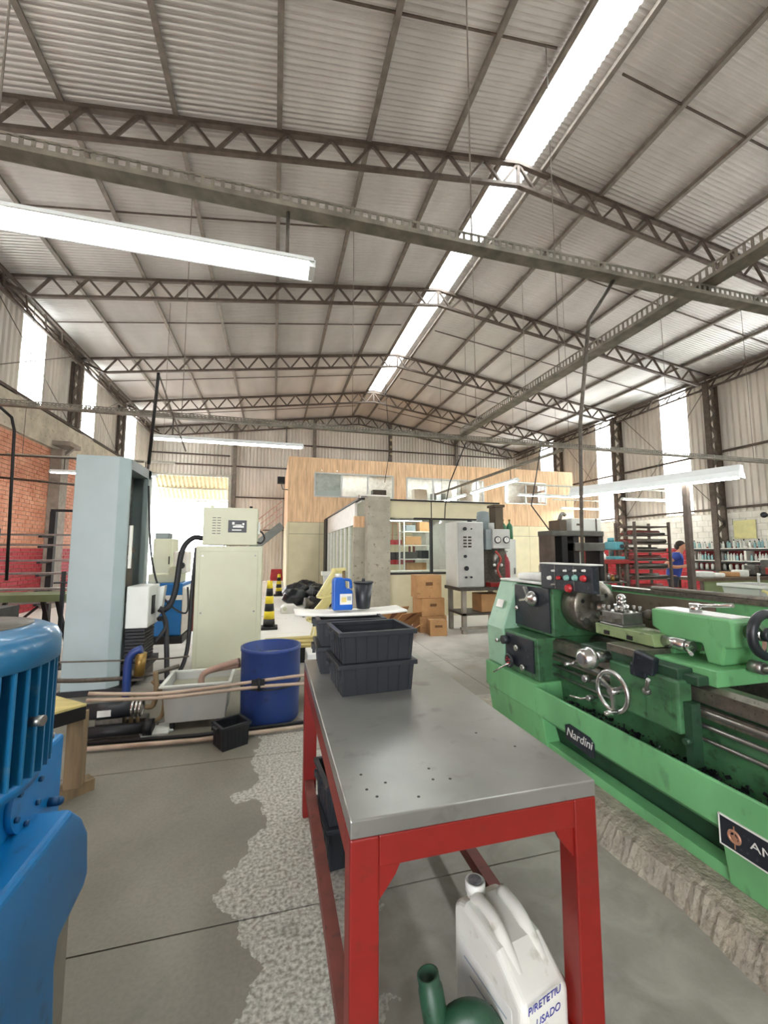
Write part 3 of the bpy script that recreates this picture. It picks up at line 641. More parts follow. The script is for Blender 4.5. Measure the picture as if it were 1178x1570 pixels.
# white lid, blue jug, black bucket
lid = MB(); n = 12
for i in range(n + 1):
    for j in range(5):
        u = -1 + 2 * i / n; lid.v.append((.47 + u * .34, 2.47 + j * .06, TZ + .294 + .014 * u * u))
lid.f = [(i * 5 + j, i * 5 + 5 + j, i * 5 + 6 + j, i * 5 + 1 + j) for i in range(n) for j in range(4)]; lid.sm = [True] * len(lid.f)
lo = one('bent_lid', lid, 'white_paint', 'bent white plastic sheet lying across the rear black crates', 'sheet')
sm_ = lo.modifiers.new('solid', 'SOLIDIFY'); sm_.thickness = .012; sm_.offset = 1
ZL = TZ + .307
jg = thing('chemical_jug', 'blue plastic jug with white cap and white label on the bent sheet', 'jug', (.42, 2.59, ZL))
mat('blue_plastic', '#0f55b0', .35, 0, .08, 10)
MB().prism([(.358, ZL), (.482, ZL), (.482, ZL + .115), (.462, ZL + .13), (.437, ZL + .135), (.432, ZL + .185), (.42, ZL + .2), (.372, ZL + .2), (.358, ZL + .185)], 'y', 2.55, 2.63).build('body', 'blue_plastic', jg, bev=.012, seg=3)
MB().cyl((.396, 2.59, ZL + .2), (.396, 2.59, ZL + .222), .022, n=18).build('cap', 'white_knob', jg)
MB().tube([(.43, 2.59, ZL + .185), (.47, 2.59, ZL + .178), (.476, 2.59, ZL + .13)], .009, sub=5).build('handle', 'blue_plastic', jg)
lb = MB().box(.4, .476, 2.5475, 2.5495, ZL + .035, ZL + .1).build('label', 'white_knob', jg)
MB().box(.41, .44, 2.546, 2.5475, ZL + .05, ZL + .08).build('print', mat('print_yellow', '#d8c67a', .5), lb); MB().box(.445, .47, 2.546, 2.5475, ZL + .06, ZL + .085).build('print', mat('print_grey', '#9aa4ae', .5), lb)
bk = thing('black_bucket', 'tapered black plastic bucket beside the blue jug', 'bucket', (.56, 2.61, ZL))
MB().lathe((.56, 2.61, ZL), (0, 0, 1), [(.04, 0), (.043, .005), (.06, .165), (.056, .165), (.038, .01)], 24).build('body', 'black_plastic', bk)
MB().torus((.56, 2.61, ZL + .165), (0, 0, 1), .061, .005).build('rim', 'black_plastic', bk)
MB().cyl((.56, 2.61, ZL + .155), (.56, 2.61, ZL + .17), .057, n=20).ball((.56, 2.61, ZL + .178), .012).build('lid', 'black_plastic', bk)
# ================================================================ white jerrycan, green pump under the bench
mat('white_hdpe', '#d9d9d0', .38, 0, .08, 6, wear=.06, wcol='#b3b09f'); mat('ink', '#3a3f8f', .6, 0, .3, 30)
jc = thing('jerrycan', 'big dirty white plastic jerrycan with blue handwriting under the red bench', 'jerrycan', (.735, 1.265, 0), math.radians(10), w=False)
W2, L2 = .088, .165
bd = MB().prism([(-L2, 0), (L2, 0), (L2, .36), (L2 - .03, .385), (.10, .40), (-.06, .385), (-L2, .315)], 'x', -W2, W2).build('body', 'white_hdpe', jc, bev=.022, seg=4)
MB().tube([(-.045, -.135, .305), (-.045, -.02, .40), (-.045, .06, .415), (-.045, .1, .40)], [.02, .018], 10, sub=5).tube([(.05, -.14, .30), (.05, -.02, .395), (.05, .08, .41)], [.022, .02], 10, sub=5).build('handle_ridge', 'white_hdpe', jc)
MB().cyl((-.03, .115, .38), (-.03, .115, .425), .028, n=22).build('neck', 'white_hdpe', jc)
cp_ = MB().lathe((-.03, .115, .41), (0, 0, 1), [(.033, 0), (.034, .03), (.028, .034), (.026, .03)], 22).build('cap', 'white_knob', jc)
MB().cyl((-.03, .115, .441), (-.03, .115, .4445), .022, n=16).build('cap_print', mat('grey_print', '#77777a', .6, 0, .6, 60), cp_)
lb = MB().box(-W2 - .0015, -W2 + .001, -.12, .12, .08, .28).build('label', 'white_knob', jc)
for k_ in range(4): MB().box(-W2 - .0025, -W2 - .001, -.1, .1 - .03 * k_, .24 - k_ * .035, .245 - k_ * .035).build('print', 'print_grey', lb)
text('P/RETETIU', .027, 'ink', jc, (-.012, -L2 - .001, .315), (math.pi / 2, -.12, 0), .0005, name='handwriting', shear=.2)
text('USADO', .027, 'ink', jc, (.0, -L2 - .001, .275), (math.pi / 2, -.1, 0), .0005, name='handwriting', shear=.2)
mat('pump_green', '#244a34', .45, 0, .2, 12, wear=.15, wcol='#16281c')
gp_ = thing('cast_pump', 'dark green cast iron pump body with open pipe stub on the floor', 'pump', (.52, 1.2, 0))
MB().lathe((.505, 1.2, .06), (-.16, .14, 1), [(.038, 0), (.036, .24), (.032, .245), (.032, .275), (.026, .275), (.026, .12)], 20).build('pipe_stub', 'pump_green', gp_)
MB().torus((.57, 1.19, .18), (.25, 1, .1), .062, .038, 28, 10).build('volute', 'pump_green', gp_)
MB().cyl((.57, 1.19, .18), (.555, 1.12, .175), .05, n=24).cyl((.555, 1.12, .175), (.553, 1.11, .175), .06, n=24).build('suction_flange', 'pump_green', gp_)
MB().box(.48, .66, 1.13, 1.25, 0, .03).box(.53, .64, 1.15, 1.23, .03, .13).box(.60, .68, 1.16, 1.22, .12, .22).build('foot', 'pump_green', gp_, bev=.006)
for a_ in range(5): MB().cyl((.555 + .048 * math.cos(a_ * 1.257), 1.11, .175 + .048 * math.sin(a_ * 1.257)), (.555 + .048 * math.cos(a_ * 1.257), 1.1, .175 + .048 * math.sin(a_ * 1.257)), .008, n=6).build('bolt', 'steel', gp_)
# ================================================================ blue vertical-motor machine on the left
mat('machine_blue', '#0571b0', .38, 0, .08, 4, wear=.04, wcol='#12507a', coat=.1); mat('motor_blue', '#19658f', .38, 0, .12, 5, wear=.1, wcol='#57788a', coat=.25); mat('deep_blue', '#17486f', .5, 0, .2, 8)
bmx, bmy, BR = -.885, 1.434, .27
zt = at(80, 946, Y=1.6).z; zc = at(91, 1000, Y=1.54).z; 
bl = thing('hydraulic_unit', 'bright blue machine with a finned upright motor and a rounded lower hood', 'machine', (-1.03, 1.3, 0))
hh = zt - zc; gx = -.72; qg = at(100, 1122, X=gx); zg = qg.z; yg = qg.y; zb = zg + .035
MB().lathe((bmx, bmy, zc), (0, 0, 1), [(BR - .008, -.005), (BR, 0), (BR, hh * .55), (BR - .012, hh * .8), (BR - .04, hh - .006), (BR - .07, hh)], 56).build('fan_cowl', 'motor_blue', bl)
MB().lathe((bmx, bmy, zt - .003), (0, 0, 1), [(BR - .07, 0), (BR - .07, .006), (.06, .009)], 40).build('cowl_grille', 'dirty_steel', bl)
MB().cyl((bmx, bmy, zb), (bmx, bmy, zc), BR - .055, n=48).build('motor_core', 'deep_blue', bl)
for i in range(44):
    a = i * 2 * math.pi / 44; c, s = math.cos(a), math.sin(a); d_ = math.degrees(a) - (360 if a > math.pi else 0)
    if -66 < d_ < -46: continue
    MB().bar((bmx + (BR - .03) * c, bmy + (BR - .03) * s, zb + .005), (bmx + (BR - .03) * c, bmy + (BR - .03) * s, zc - .004), .007, .05, (c, s, 0)).build('fin', 'motor_blue', bl)
a = math.radians(-56); MB().obox((bmx + (BR - .02) * math.cos(a), bmy + (BR - .02) * math.sin(a), (zb + zc) / 2), (.05, .1, zc - zb - .01), (0, 0, a)).build('terminal_box', 'machine_blue', bl, bev=.01)
a = math.radians(-8); MB().cyl((bmx + (BR - .02) * math.cos(a), bmy + (BR - .02) * math.sin(a), (zb + zc) / 2), (bmx + (BR + .012) * math.cos(a), bmy + (BR + .012) * math.sin(a), (zb + zc) / 2), .014, n=16).build('plug', 'steel', bl)
MB().cyl((bmx, bmy, zg), (bmx, bmy, zb), BR - .03, n=48).build('motor_flange', 'machine_blue', bl)
MB().box(-1.5, gx, .7, yg, .3, zg).build('gear_case', 'machine_blue', bl, bev=.012)
for yy in (yg - .05, yg - .35): MB().cyl((gx - .025, yy, zg - .001), (gx - .025, yy, zg + .018), .013, n=6).build('bolt', 'steel', bl)
q = at(32, 1226, X=gx); MB().cyl((gx - .005, q.y, q.z), (gx + .018, q.y, q.z), .085, n=36).build('round_cover', 'machine_blue', bl)
for i in range(6):
    a = .4 + i * 1.047; MB().cyl((gx + .018, q.y + .066 * math.cos(a), q.z + .066 * math.sin(a)), (gx + .028, q.y + .066 * math.cos(a), q.z + .066 * math.sin(a)), .008, n=6).build('bolt', 'deep_blue', bl)
q = at(75, 1230, X=gx); MB().cyl((gx, q.y, q.z), (gx + .03, q.y, q.z), .014, n=12).ball((gx + .032, q.y, q.z), .013).build('drain_plug', 'deep_blue', bl)
hx = -.6
hp_ = [at(x, y, X=hx) for x, y in ((113, 1240), (128, 1250), (137, 1272), (137, 1335), (130, 1360), (92, 1440), (87, 1475), (85, 1562))]
poly = [(p.y, p.z) for p in hp_]; ztop = poly[0][1]
MB().prism([(.45, ztop)] + poly + [(poly[-1][0], 0), (.45, 0)], 'x', -1.5, hx).build('hood', 'machine_blue', bl, bev=.02, seg=3)
MB().box(-1.4, hx - .02, poly[-1][0], poly[-1][0] + .1, 0, poly[-3][1] - .01).build('back_plate', mat('grey_beige', '#8f897d', .6), bl)
# ================================================================ wooden stand beside it
ws_ = thing('wooden_stand', 'low stand with yellowish wooden top and brown timber leg', 'stand', (-1.45, 3.3, 0))
c0 = at(133, 1082, Z=.6); z1 = .6
P = [(c0.x, c0.y), (c0.x - .5, c0.y + .42), (c0.x - .95, c0.y - .02), (c0.x - .45, c0.y - .42)]
MB().prism(P, 'z', .52, .6).build('edge_frame', 'black_steel', ws_, bev=.004); MB().prism([(p[0] * .995 - .007, p[1]) for p in P], 'z', .6, .612).build('board', mat('ply_yellow', '#b9a96b', .6, 0, .2, 4, stretch=(1, 6, 1)), ws_)
mat('old_wood', '#7d6a4e', .75, 0, .25, 3, stretch=(8, 8, 1)); q = at(113, 1205, Z=.07)
for dx, dy in ((0, 0), (-.5, .35), (-.72, -.05)): MB().box(q.x - .045 + dx, q.x + .045 + dx, q.y - .04 + dy, q.y + .04 + dy, .07, .52).build('leg', 'old_wood', ws_)
MB().obox((q.x - .06, q.y, .035), (.32, .1, .07), (0, 0, .7)).build('foot_beam', 'old_wood', ws_); MB().obox((q.x - .62, q.y + .15, .035), (.5, .1, .07), (0, 0, -1.0)).build('foot_beam', 'old_wood', ws_)
# ================================================================ tall grey column machine
mat('grey_blue', '#97a6a6', .4, 0, .05, 3); mat('grey_mid', '#828d8e', .45, 0, .1, 5); mat('cream_paint', '#c9cbb1', .45, 0, .05, 3); mat('offwhite', '#d6d9d2', .45, 0, .05, 4)
gm = thing('column_machine', 'tall pale blue-grey sheet metal machine column with open side', 'machine', (-1.9, 5.7, 0))
X0, X1, YF, YB, ZT = -2.16, -1.64, 5.25, 6.2, 2.63
MB().prism([(X0, YF), (X1 - .09, YF), (X1, YF + .1), (X1, YF + .14), (X1 - .03, YF + .14), (X0 + .02, YF + .14)], 'z', .03, ZT).build('front_cover', 'grey_blue', gm, bev=.006)
MB().box(X0, X0 + .04, YF + .14, YB, .03, ZT).build('left_cover', 'grey_blue', gm)
MB().box(X0 + .04, X1, YB - .04, YB, .03, ZT).box(X1 - .06, X1, YB - .14, YB - .04, .9, ZT).build('rear_cover', 'grey_blue', gm)
MB().box(X0 + .04, X1, YF + .14, YB - .04, ZT - .12, ZT).build('roof_cover', 'grey_mid', gm)
MB().box(X0 + .15, X1 - .22, YF + .2, YB - .1, .06, ZT - .12).build('inner_column', 'grey_mid', gm)
for y in (YF + .3, YB - .26): MB().box(X1 - .22, X1 - .16, y, y + .06, .9, ZT - .13).build('slide_rail', 'steel', gm)
MB().box(X1 - .22, X1 - .08, YF + .32, YB - .3, 1.12, 1.45).cyl((X1 - .1, YF + .45, 1.5), (X1 - .1, YF + .45, 1.62), .05).cyl((X1 - .02, YF + .45, 1.56), (X1 - .12, YF + .45, 1.56), .035).build('ram_head', 'dirty_steel', gm)
MB().box(X1 + .002, X1 + .03, YF + .16, YF + .2, 1.35, 1.85).build('light_strip_cover', 'white_paint', gm)
MB().box(X0 - .02, X1 + .1, YF - .02, YB + .05, 0, .06).build('base_plate', 'black_steel', gm)
wbx = MB().box(X1 + .005, X1 + .24, YF + .17, YF + .65, .66, 1.14).build('side_box', 'offwhite', gm, bev=.012)
MB().box(X1 + .241, X1 + .25, YF + .3, YF + .42, .8, 1.02).build('hand_hole', 'black_steel', wbx)
MB().prism([(X1 + .24, 1.1), (X1 + .33, 1.12), (X1 + .3, .8), (X1 + .24, .72)], 'y', YF + .5, YF + .62).build('guard', 'offwhite', wbx)
for i in range(10): MB().box(X1 + .01, X1 + .21, YF + .19 + (i % 2) * .004, YF + .6, .28 + i * .038, .308 + i * .038).build('bellows_fold', 'black_rubber', gm)
MB().box(X1 - .03, X1 + .26, YF + .16, YF + .66, .2, .27).build('lower_table', 'black_steel', gm)
MB().box(X1 + .0, X1 + .22, YF + .22, YF + .6, .06, .2).build('pit_box', 'dirty_steel', gm)
# black conduit rising beside it
t = thing('steel_conduit', 'black conduit pipe rising above the grey column machine with diagonal stay', 'conduit', (-1.55, 6.3, 2.4))
pA = at(243, 572, Y=6.35); pB = at(228, 712, Y=6.35)
MB().tube([pB, (pA.x, pA.y, pA.z - .05), pA], .022, 10).build('pipe', 'black_steel', t); MB().tube([pA, at(285, 692, Y=7.45)], .012, 8).build('stay', 'purlin_steel', t)
MB().tube([pB, (pB.x, 6.24, 2.5), (pB.x - .02, 6.24, 1.2)], .02, 8).build('drop', 'dirty_steel', t)
# ================================================================ cream electrical cabinet
ec = thing('control_cabinet', 'cream steel control cabinet with a smaller vented box on top', 'cabinet', (-.58, 6.1, 0))
MB().box(-.985, -.155, 5.87, 6.45, 0, 1.615).build('body', 'cream_paint', ec, bev=.006)
dr_ = MB().box(-.935, -.205, 5.858, 5.87, .06, 1.55).build('door', 'cream_paint', ec, bev=.005)
for x in (-.9, -.24):
    for z in (1.49, .75): MB().cyl((x, 5.858, z), (x, 5.853, z), .012, n=10).build('screw', 'steel', dr_)
ub = MB().box(-.915, -.225, 5.87, 6.3, 1.63, 2.135).build('upper_box', 'cream_paint', ec, bev=.012)
for i in range(7):
    for x in (-.80, -.74): MB().box(x, x + .045, 5.866, 5.871, 1.78 + i * .035, 1.79 + i * .035).build('vent_slot', 'dirty_steel', ub)
sg_ = MB().box(-.6, -.365, 5.862, 5.87, 1.8, 1.965).build('sign', 'black_plastic', ub)
for z, a_, b_, h_ in ((1.905, -.55, -.52, .035), (1.895, -.51, -.43, .012), (1.9, -.42, -.395, .03), (1.865, -.54, -.40, .026), (1.825, -.55, -.43, .016)): MB().box(a_, b_, 5.86, 5.862, z, z + h_).build('print', 'white_knob', sg_)
MB().box(-.84, -.8, 5.95, 6.0, 2.135, 2.17).build('lifting_lug', 'cream_paint', ub); MB().cyl((-.32, 5.98, 2.135), (-.32, 5.98, 2.17), .02).build('gland', 'black_plastic', ub)
MB().tube([(-.225, 5.95, 1.84), (-.16, 5.93, 1.8), (-.13, 5.93, 1.72), (-.17, 5.93, 1.66), (-.225, 5.94, 1.67)], .012, 8, sub=5).build('cable_loop', 'black_rubber', ub)
MB().box(-.222, -.19, 5.92, 6.05, 1.78, 1.95).build('side_socket', 'offwhite', ub)
hs = MB().tube([(-.92, 5.98, 1.72), (-1.05, 5.95, 1.72), (-1.16, 5.9, 1.55), (-1.2, 5.85, 1.1), (-1.24, 5.8, .9), (-1.3, 5.76, .82), (-1.36, 5.74, .84)], .035, 10, sub=6)
one('ribbed_hose', hs, 'black_rubber', 'thick black ribbed hose arching from the cream cabinet to the grey machine', 'hose')
for k_, (pts_, r, lab) in enumerate((
    ([(-1.0, 5.98, 1.6), (-1.02, 5.9, 1.0), (-1.03, 5.8, .3), (-1.12, 5.6, .03), (-1.3, 5.5, .02)], .025, 'black cable bundle dropping down beside the cream cabinet'),
    ([(-1.35, 5.72, .72), (-1.25, 5.6, .7), (-1.2, 5.5, .4), (-1.15, 5.4, .05), (-1.05, 5.3, .02)], .03, 'black hose falling from the grey machine side box'),
    ([at(228, 745, Y=6.0), at(232, 850, Y=5.95), at(250, 915, Y=5.9), at(285, 940, Y=5.85), at(288, 900, Y=5.9)], .012, 'thin black cable looping from the conduit to the ribbed hose'),
    ([(-1.35, 5.7, .82), (-1.28, 5.6, .8), (-1.22, 5.5, .66), (-1.3, 5.4, .5)], .02, 'short dark hose below the side box of the grey machine'))):
    one('machine_hose', MB().tube(pts_, r, 8, sub=6), 'black_rubber', lab, 'hose')
one('red_cable_duct', MB().box(-1.03, -.99, 6.0, 6.3, .5, 1.1), mat('dull_red', '#9b3a30', .6), 'dull red duct on the side of the cream cabinet', 'duct')
# ================================================================ grey tub, drum, pump, pipes
mat('tub_grey', '#b9bbb6', .5, 0, .06, 5); mat('drum_blue', '#1f3a78', .42, 0, .12, 5, wear=.05, wcol='#162b58'); mat('beige_pipe', '#b39f8c', .45, 0, .15, 8); mat('liquid', '#9c9a86', .2, 0, .1, 6)
tu = thing('coolant_tub', 'grey rectangular plastic tub on small wheels beside the blue drum', 'tub', (-.63, 4.28, 0))
def taper(x0, x1, y0, y1, z0, z1, t, m=None):
    m = m or MB(); return m.add([(x0 + t, y0 + t, z0), (x1 - t, y0 + t, z0), (x1 - t, y1 - t, z0), (x0 + t, y1 - t, z0), (x0, y0, z1), (x1, y0, z1), (x1, y1, z1), (x0, y1, z1)], [(3, 2, 1, 0), (0, 1, 5, 4), (1, 2, 6, 5), (2, 3, 7, 6), (3, 0, 4, 7)])
o = taper(-.9, -.36, 4.03, 4.5, .07, .385, .03).build('shell', 'tub_grey', tu); s_ = o.modifiers.new('s', 'SOLIDIFY'); s_.thickness = .012
m = MB()
for a_ in ((-.925, -.335, 4.01, 4.04), (-.925, -.335, 4.49, 4.52), (-.925, -.895, 4.04, 4.49), (-.365, -.335, 4.04, 4.49)): m.box(*a_, .375, .393)
m.build('rim', 'offwhite', tu, bev=.003)
MB().box(-.88, -.38, 4.05, 4.48, .3, .315).build('coolant', 'liquid', tu)
for x in (-.82, -.44):
    for y in (4.1, 4.42): MB().cyl((x - .015, y, .035), (x + .015, y, .035), .035, n=16).box(x - .02, x + .02, y - .02, y + .02, .035, .08).build('wheel', 'black_rubber', tu)
dm = thing('open_drum', 'dark blue open plastic drum standing beside the grey tub', 'drum', (0, 4.17, 0)); dx_, dy_ = 0., 4.17
MB().lathe((dx_, dy_, 0), (0, 0, 1), [(.25, 0), (.265, .02), (.268, .2), (.272, .4), (.272, .62), (.278, .63), (.278, .66), (.26, .66), (.258, .3), (.05, .3)], 40).build('shell', 'drum_blue', dm)
MB().cyl((dx_, dy_, .53), (dx_, dy_, .55), .256, n=36).build('contents', 'liquid', dm)
st_ = MB().torus((dx_, dy_, .33), (0, 0, 1), .274, .008, 36, 6).build('strap', 'black_plastic', dm)
for k_, (dz, dy, lab) in enumerate(((.0, 0, 'lower'), (.04, .03, 'upper'))):
    one('hanging_pipe', MB().tube([(-1.35, 3.72 + dy, .42 + dz), (-.8, 3.75 + dy, .385 + dz * .6), (-.1, 3.86 + dy, .375 + dz), (.3, 3.8 + dy, .39 + dz * 1.6), (.55, 3.76 + dy, .41 + dz * 1.6)], .014, 10, sub=5), 'beige_pipe', 'beige plastic pipe tied to the blue drum, %s of the pair' % lab, 'pipe', 'beige pipes on the drum')
one('cable_tie', MB().torus((-.1, 3.87, .39), (1, .1, 0), .045, .012, 16, 6).box(-.16, -.05, 3.85, 3.895, .36, .43), 'black_rubber', 'black knotted tie holding the pipes to the drum', 'tie')
for k_, dz in enumerate((0, .05)):
    one('drain_hose', MB().tube([(-.62 + k_ * .02, 4.2 - dz, .33), (-.6, 4.22 - dz, .42), (-.5, 4.2 - dz, .46 + dz * .4), (-.28, 4.14 - dz, .5 + dz)], .026, 10, sub=5), mat('hose_brown', '#a5897a', .5, 0, .1, 8), 'fat brownish hose from the tub, %s of two, leading to the drum' % ('rear', 'front')[k_], 'hose')
fp = [at(112, 1150, Z=.03), at(300, 1135, Z=.03), at(480, 1112, Z=.03)]
one('floor_pipe', MB().tube(fp, .018, 8), 'beige_pipe', 'long beige pipe lying on the floor before the tub', 'pipe')
one('floor_channel', MB().tube([p + Vector((0, .12, -.01)) for p in fp], .016, 8), 'black_rubber', 'long black cable lying behind the beige floor pipe', 'cable')
pm = thing('coolant_pump', 'black horizontal motor pump with silver bands on the floor', 'pump', (-1.25, 4.15, 0))
MB().cyl((-1.48, 4.1, .21), (-1.14, 4.1, .21), .065, n=24).build('motor', 'black_plastic', pm)
for x in (-1.13, -1.1, -1.07): MB().torus((x, 4.1, .21), (1, 0, 0), .062, .012).build('band', 'chrome', pm)
MB().box(-1.38, -1.28, 4.03, 4.04, .18, .23).build('nameplate', 'white_knob', pm)
MB().cyl((-1.5, 4.02, .07), (-1.0, 4.02, .07), .045, n=18).cyl((-1.02, 4.02, .07), (-.95, 4.02, .07), .065, n=18).build('filter_tube', 'black_rubber', pm)
MB().box(-1.5, -.95, 4.05, 4.2, 0, .05).box(-1.4, -1.2, 4.06, 4.14, .05, .15).build('base', 'dirty_steel', pm)
MB().tube([(-1.04, 4.1, .21), (-.98, 4.1, .22), (-.96, 4.1, .35), (-.98, 4.12, .5)], .022, 8, sub=4).tube([(-.96, 4.05, .1), (-.9, 4.08, .14), (-.9, 4.1, .3), (-1.0, 4.12, .42)], .018, 8, sub=4).build('pipework', 'old_wood', pm)
fv = thing('valve_assembly', 'dark blue valve and brass filter on pipes above the black pump', 'valve', (-1.08, 4.25, .05))
q = at(205, 1030, Y=4.3)
MB().tube([q + Vector((-.05, 0, -.25)), q + Vector((-.05, 0, .05)), q + Vector((-.02, 0, .16)), q + Vector((.06, 0, .2))], .035, 10, sub=4).build('blue_pipe', 'drum_blue', fv)
MB().cyl(q + Vector((.04, .02, -.04)), q + Vector((.05, .02, .16)), .045, n=18).build('filter_bowl', mat('brass', '#8c7038', .35, .5), fv)
for dx in (-.05, 0, .05): MB().tube([q + Vector((dx - .03, 0, -.2)), q + Vector((dx, 0, -.4)), q + Vector((dx * 2, -.02, -.62))], .016, 8, sub=3).build('riser', 'old_wood', fv)
MB().box(q.x - .12, q.x + .12, q.y, q.y + .12, 0, .05).build('foot', 'dirty_steel', fv)
for pts_, r, m_, lab in (([(-2.4, 4.6, .42), (-1.8, 4.5, .37), (-1.2, 4.4, .39), (-.85, 4.45, .45)], .02, 'dirty_steel', 'grey hose sagging from behind the blue machine to the tub'),
                    ([(-2.4, 4.75, .5), (-1.2, 4.7, .47), (-.8, 4.6, .5)], .008, 'dirty_steel', 'thin grey cable running above the sagging hose')):
    one('sagging_hose', MB().tube(pts_, r, 8, sub=6), m_, lab, 'hose')
one('white_rag', MB().obox((-.95, 4.1, .012), (.25, .2, .02), (.05, 0, .4)).obox((-.9, 4.05, .02), (.14, .12, .035), (.2, .1, .1)), 'offwhite', 'crumpled white rag on the floor between pump and tub', 'rag', bev=.01)
# dark machine bed behind the drum, planks on it
pk = thing('plank_stack', 'low black trestle with old yellowish planks behind the blue drum', 'stack', (.25, 6.3, 0))
for y in (6.0, 6.5): MB().box(-.08, .62, y, y + .12, .0, .2).build('trestle', 'black_steel', pk)
for i in range(5): MB().obox((.3, 6.05 + i * .13, .225 + (i % 2) * .02), (.76 + .03 * (i % 3), .11, .03), (0, 0, .03 * (i - 2))).build('plank', 'ply_yellow', pk)
# ================================================================ two-storey office at the back
mat('plywood', '#dcb288', .6, 0, .12, 2.2, stretch=(7, 7, .7), col2='#ecc9a0'); mat('cream_panel', '#ddd5b3', .6, 0, .05, 3); mat('alu', '#c8cac8', .4, .6, .08, 6); mat('dark_trim', '#2b2a29', .5)
OY, OX0, OX1, OZ, OT = 16.0, .53, 13.3, 2.66, 5.2
of = thing('plywood_office', 'two-storey partition office with plywood upper floor and cream lower panels', 'office', (6.9, 19, 0))
wins = [(1.48, 4.66, 3.69, 4.6, 3), (5.25, 8.75, 3.66, 4.57, 3), (9.8, 11.9, 3.66, 4.6, 2)]
npn = 21; wd_ = (OX1 - OX0) / npn
def holes_in(a, b):
    return [w for w in wins if a < w[1] and b > w[0]]
for i in range(npn):
    a, b = OX0 + i * wd_ + .004, OX0 + (i + 1) * wd_ - .004; h = holes_in(a, b)
    if not h: MB().box(a, b, OY, OY + .04, OZ, OT).build('panel', 'plywood', of); continue
    w = h[0]; MB().box(a, b, OY, OY + .04, OZ, w[2]).build('panel', 'plywood', of); MB().box(a, b, OY, OY + .04, w[3], OT).build('panel', 'plywood', of)
    if a < w[0]: MB().box(a, w[0], OY, OY + .04, w[2], w[3]).build('panel', 'plywood', of)
    if b > w[1]: MB().box(w[1], b, OY, OY + .04, w[2], w[3]).build('panel', 'plywood', of)
for i in range(11):
    a, b = OX0 + i * 1.161 + .006, OX0 + (i + 1) * 1.161 - .006
    MB().box(a, b, OY + .01, OY + .05, .02, 2.2).build('panel', 'cream_panel', of); MB().box(a, b, OY + .01, OY + .05, 2.212, 2.65).build('panel', 'cream_panel', of)
MB().box(OX0, OX1, OY + .05, OY + .1, 0, OZ).build('backing', 'dark_trim', of)
MB().box(OX0 - .06, OX0, OY, 22.0, 0.02, OZ).build('side_wall', 'cream_panel', of); MB().box(OX0 - .06, OX0, OY, 22.0, OZ, OT).build('side_wall', 'plywood', of); MB().box(OX1, OX1 + .06, OY, 22.0, 0.02, OT).build('side_wall', 'plywood', of)
MB().box(OX0, OX1, OY + .04, 22.0, OT - .05, OT).build('roof', 'plywood', of); MB().box(OX0, OX1, OY + .1, 22.0, OZ - .1, OZ).build('upper_floor', 'plywood', of)
MB().box(OX0, OX1, 18.3, 18.35, OZ, OT - .05).build('inner_wall', mat('grey_wall', '#d6d8d4', .7), of)
for w in wins:
    f = MB()
    for x in [w[0] + (w[1] - w[0]) * k_ / w[4] for k_ in range(w[4] + 1)]: f.box(x - .03, x + .03, OY - .01, OY + .05, w[2], w[3])
    f.box(w[0], w[1], OY - .01, OY + .05, w[2] - .03, w[2] + .02).box(w[0], w[1], OY - .01, OY + .05, w[3] - .02, w[3] + .03)
    fr = f.build('window_frame', 'alu', of)
    for k_ in range(w[4]):
        a = w[0] + (w[1] - w[0]) * k_ / w[4]; b = w[0] + (w[1] - w[0]) * (k_ + 1) / w[4]; MB().box(a + .03, b - .03, OY + .015, OY + .022, w[2] + .02, w[3] - .02).build('pane', 'glass', fr)
MB().box(1.52, 2.5, OY + .08, OY + .1, 3.72, 4.58).build('blind', mat('blind_grey', '#d3d4cd', .7), of); MB().box(1.52, 2.5, OY + .06, OY + .08, 3.72, 3.93).build('blind_foot', 'offwhite', of)
for x0, x1, lab in ((3.2, 4.35, 'left'),):
    ac = thing('air_conditioner', 'white twin-grille air conditioner box below the upper office window', 'appliance', (3.78, 15.8, 3.42))
    MB().box(x0, x1, 15.72, 15.985, 3.42, 3.78).build('case', 'white_paint', ac, bev=.02)
    for a, b in ((x0 + .06, (x0 + x1) / 2 - .03), ((x0 + x1) / 2 + .03, x1 - .06)):
        g = MB().box(a, b, 15.712, 15.72, 3.5, 3.7).build('grille', 'dark_trim', ac)
        for k_ in range(4): MB().box(a, b, 15.705, 15.712, 3.52 + k_ * .045, 3.535 + k_ * .045).build('slat', 'white_paint', g)
# things seen behind the office windows
for x, h_, m_, lab in ((6.3, .7, 'white_paint', 'white upright cupboard behind the second office window'), (7.2, .55, 'grey_mid', 'grey cabinet behind the second office window'), (4.4, .6, 'dark_trim', 'dark door frame behind the first office window'), (8.3, .75, 'blind_grey', 'pale roller blind unit behind the second office window')):
    t = thing('office_cupboard', lab, 'cupboard', (x, 17.4, OZ)); MB().box(x - .3, x + .3, 17.2, 17.6, OZ, OZ + .95 + h_).build('body', m_, t); MB().box(x - .28, x + .28, 17.18, 17.2, OZ + .05, OZ + .9 + h_).build('door', m_, t); MB().box(x + .2, x + .23, 17.16, 17.18, OZ + .9, OZ + 1.1).build('handle', 'steel', t)
bx = at(438, 738, Y=15.9); t = thing('wall_speaker', 'small dark loudspeaker bracketed to the corner of the plywood office', 'speaker', (bx.x - .1, 15.95, bx.z)); MB().box(bx.x - .3, bx.x - .02, 15.8, 16.0, bx.z - .1, bx.z + .16).build('case', 'dark_trim', t, bev=.01); MB().box(bx.x - .27, bx.x - .05, 15.79, 15.8, bx.z - .07, bx.z + .13).build('grille', 'black_steel', t); MB().tube([(bx.x - .15, 15.95, bx.z - .1), (bx.x - .1, 15.95, bx.z - .3), (OX0 - .06, 16.02, bx.z - .3)], .02).build('bracket', 'purlin_steel', t)
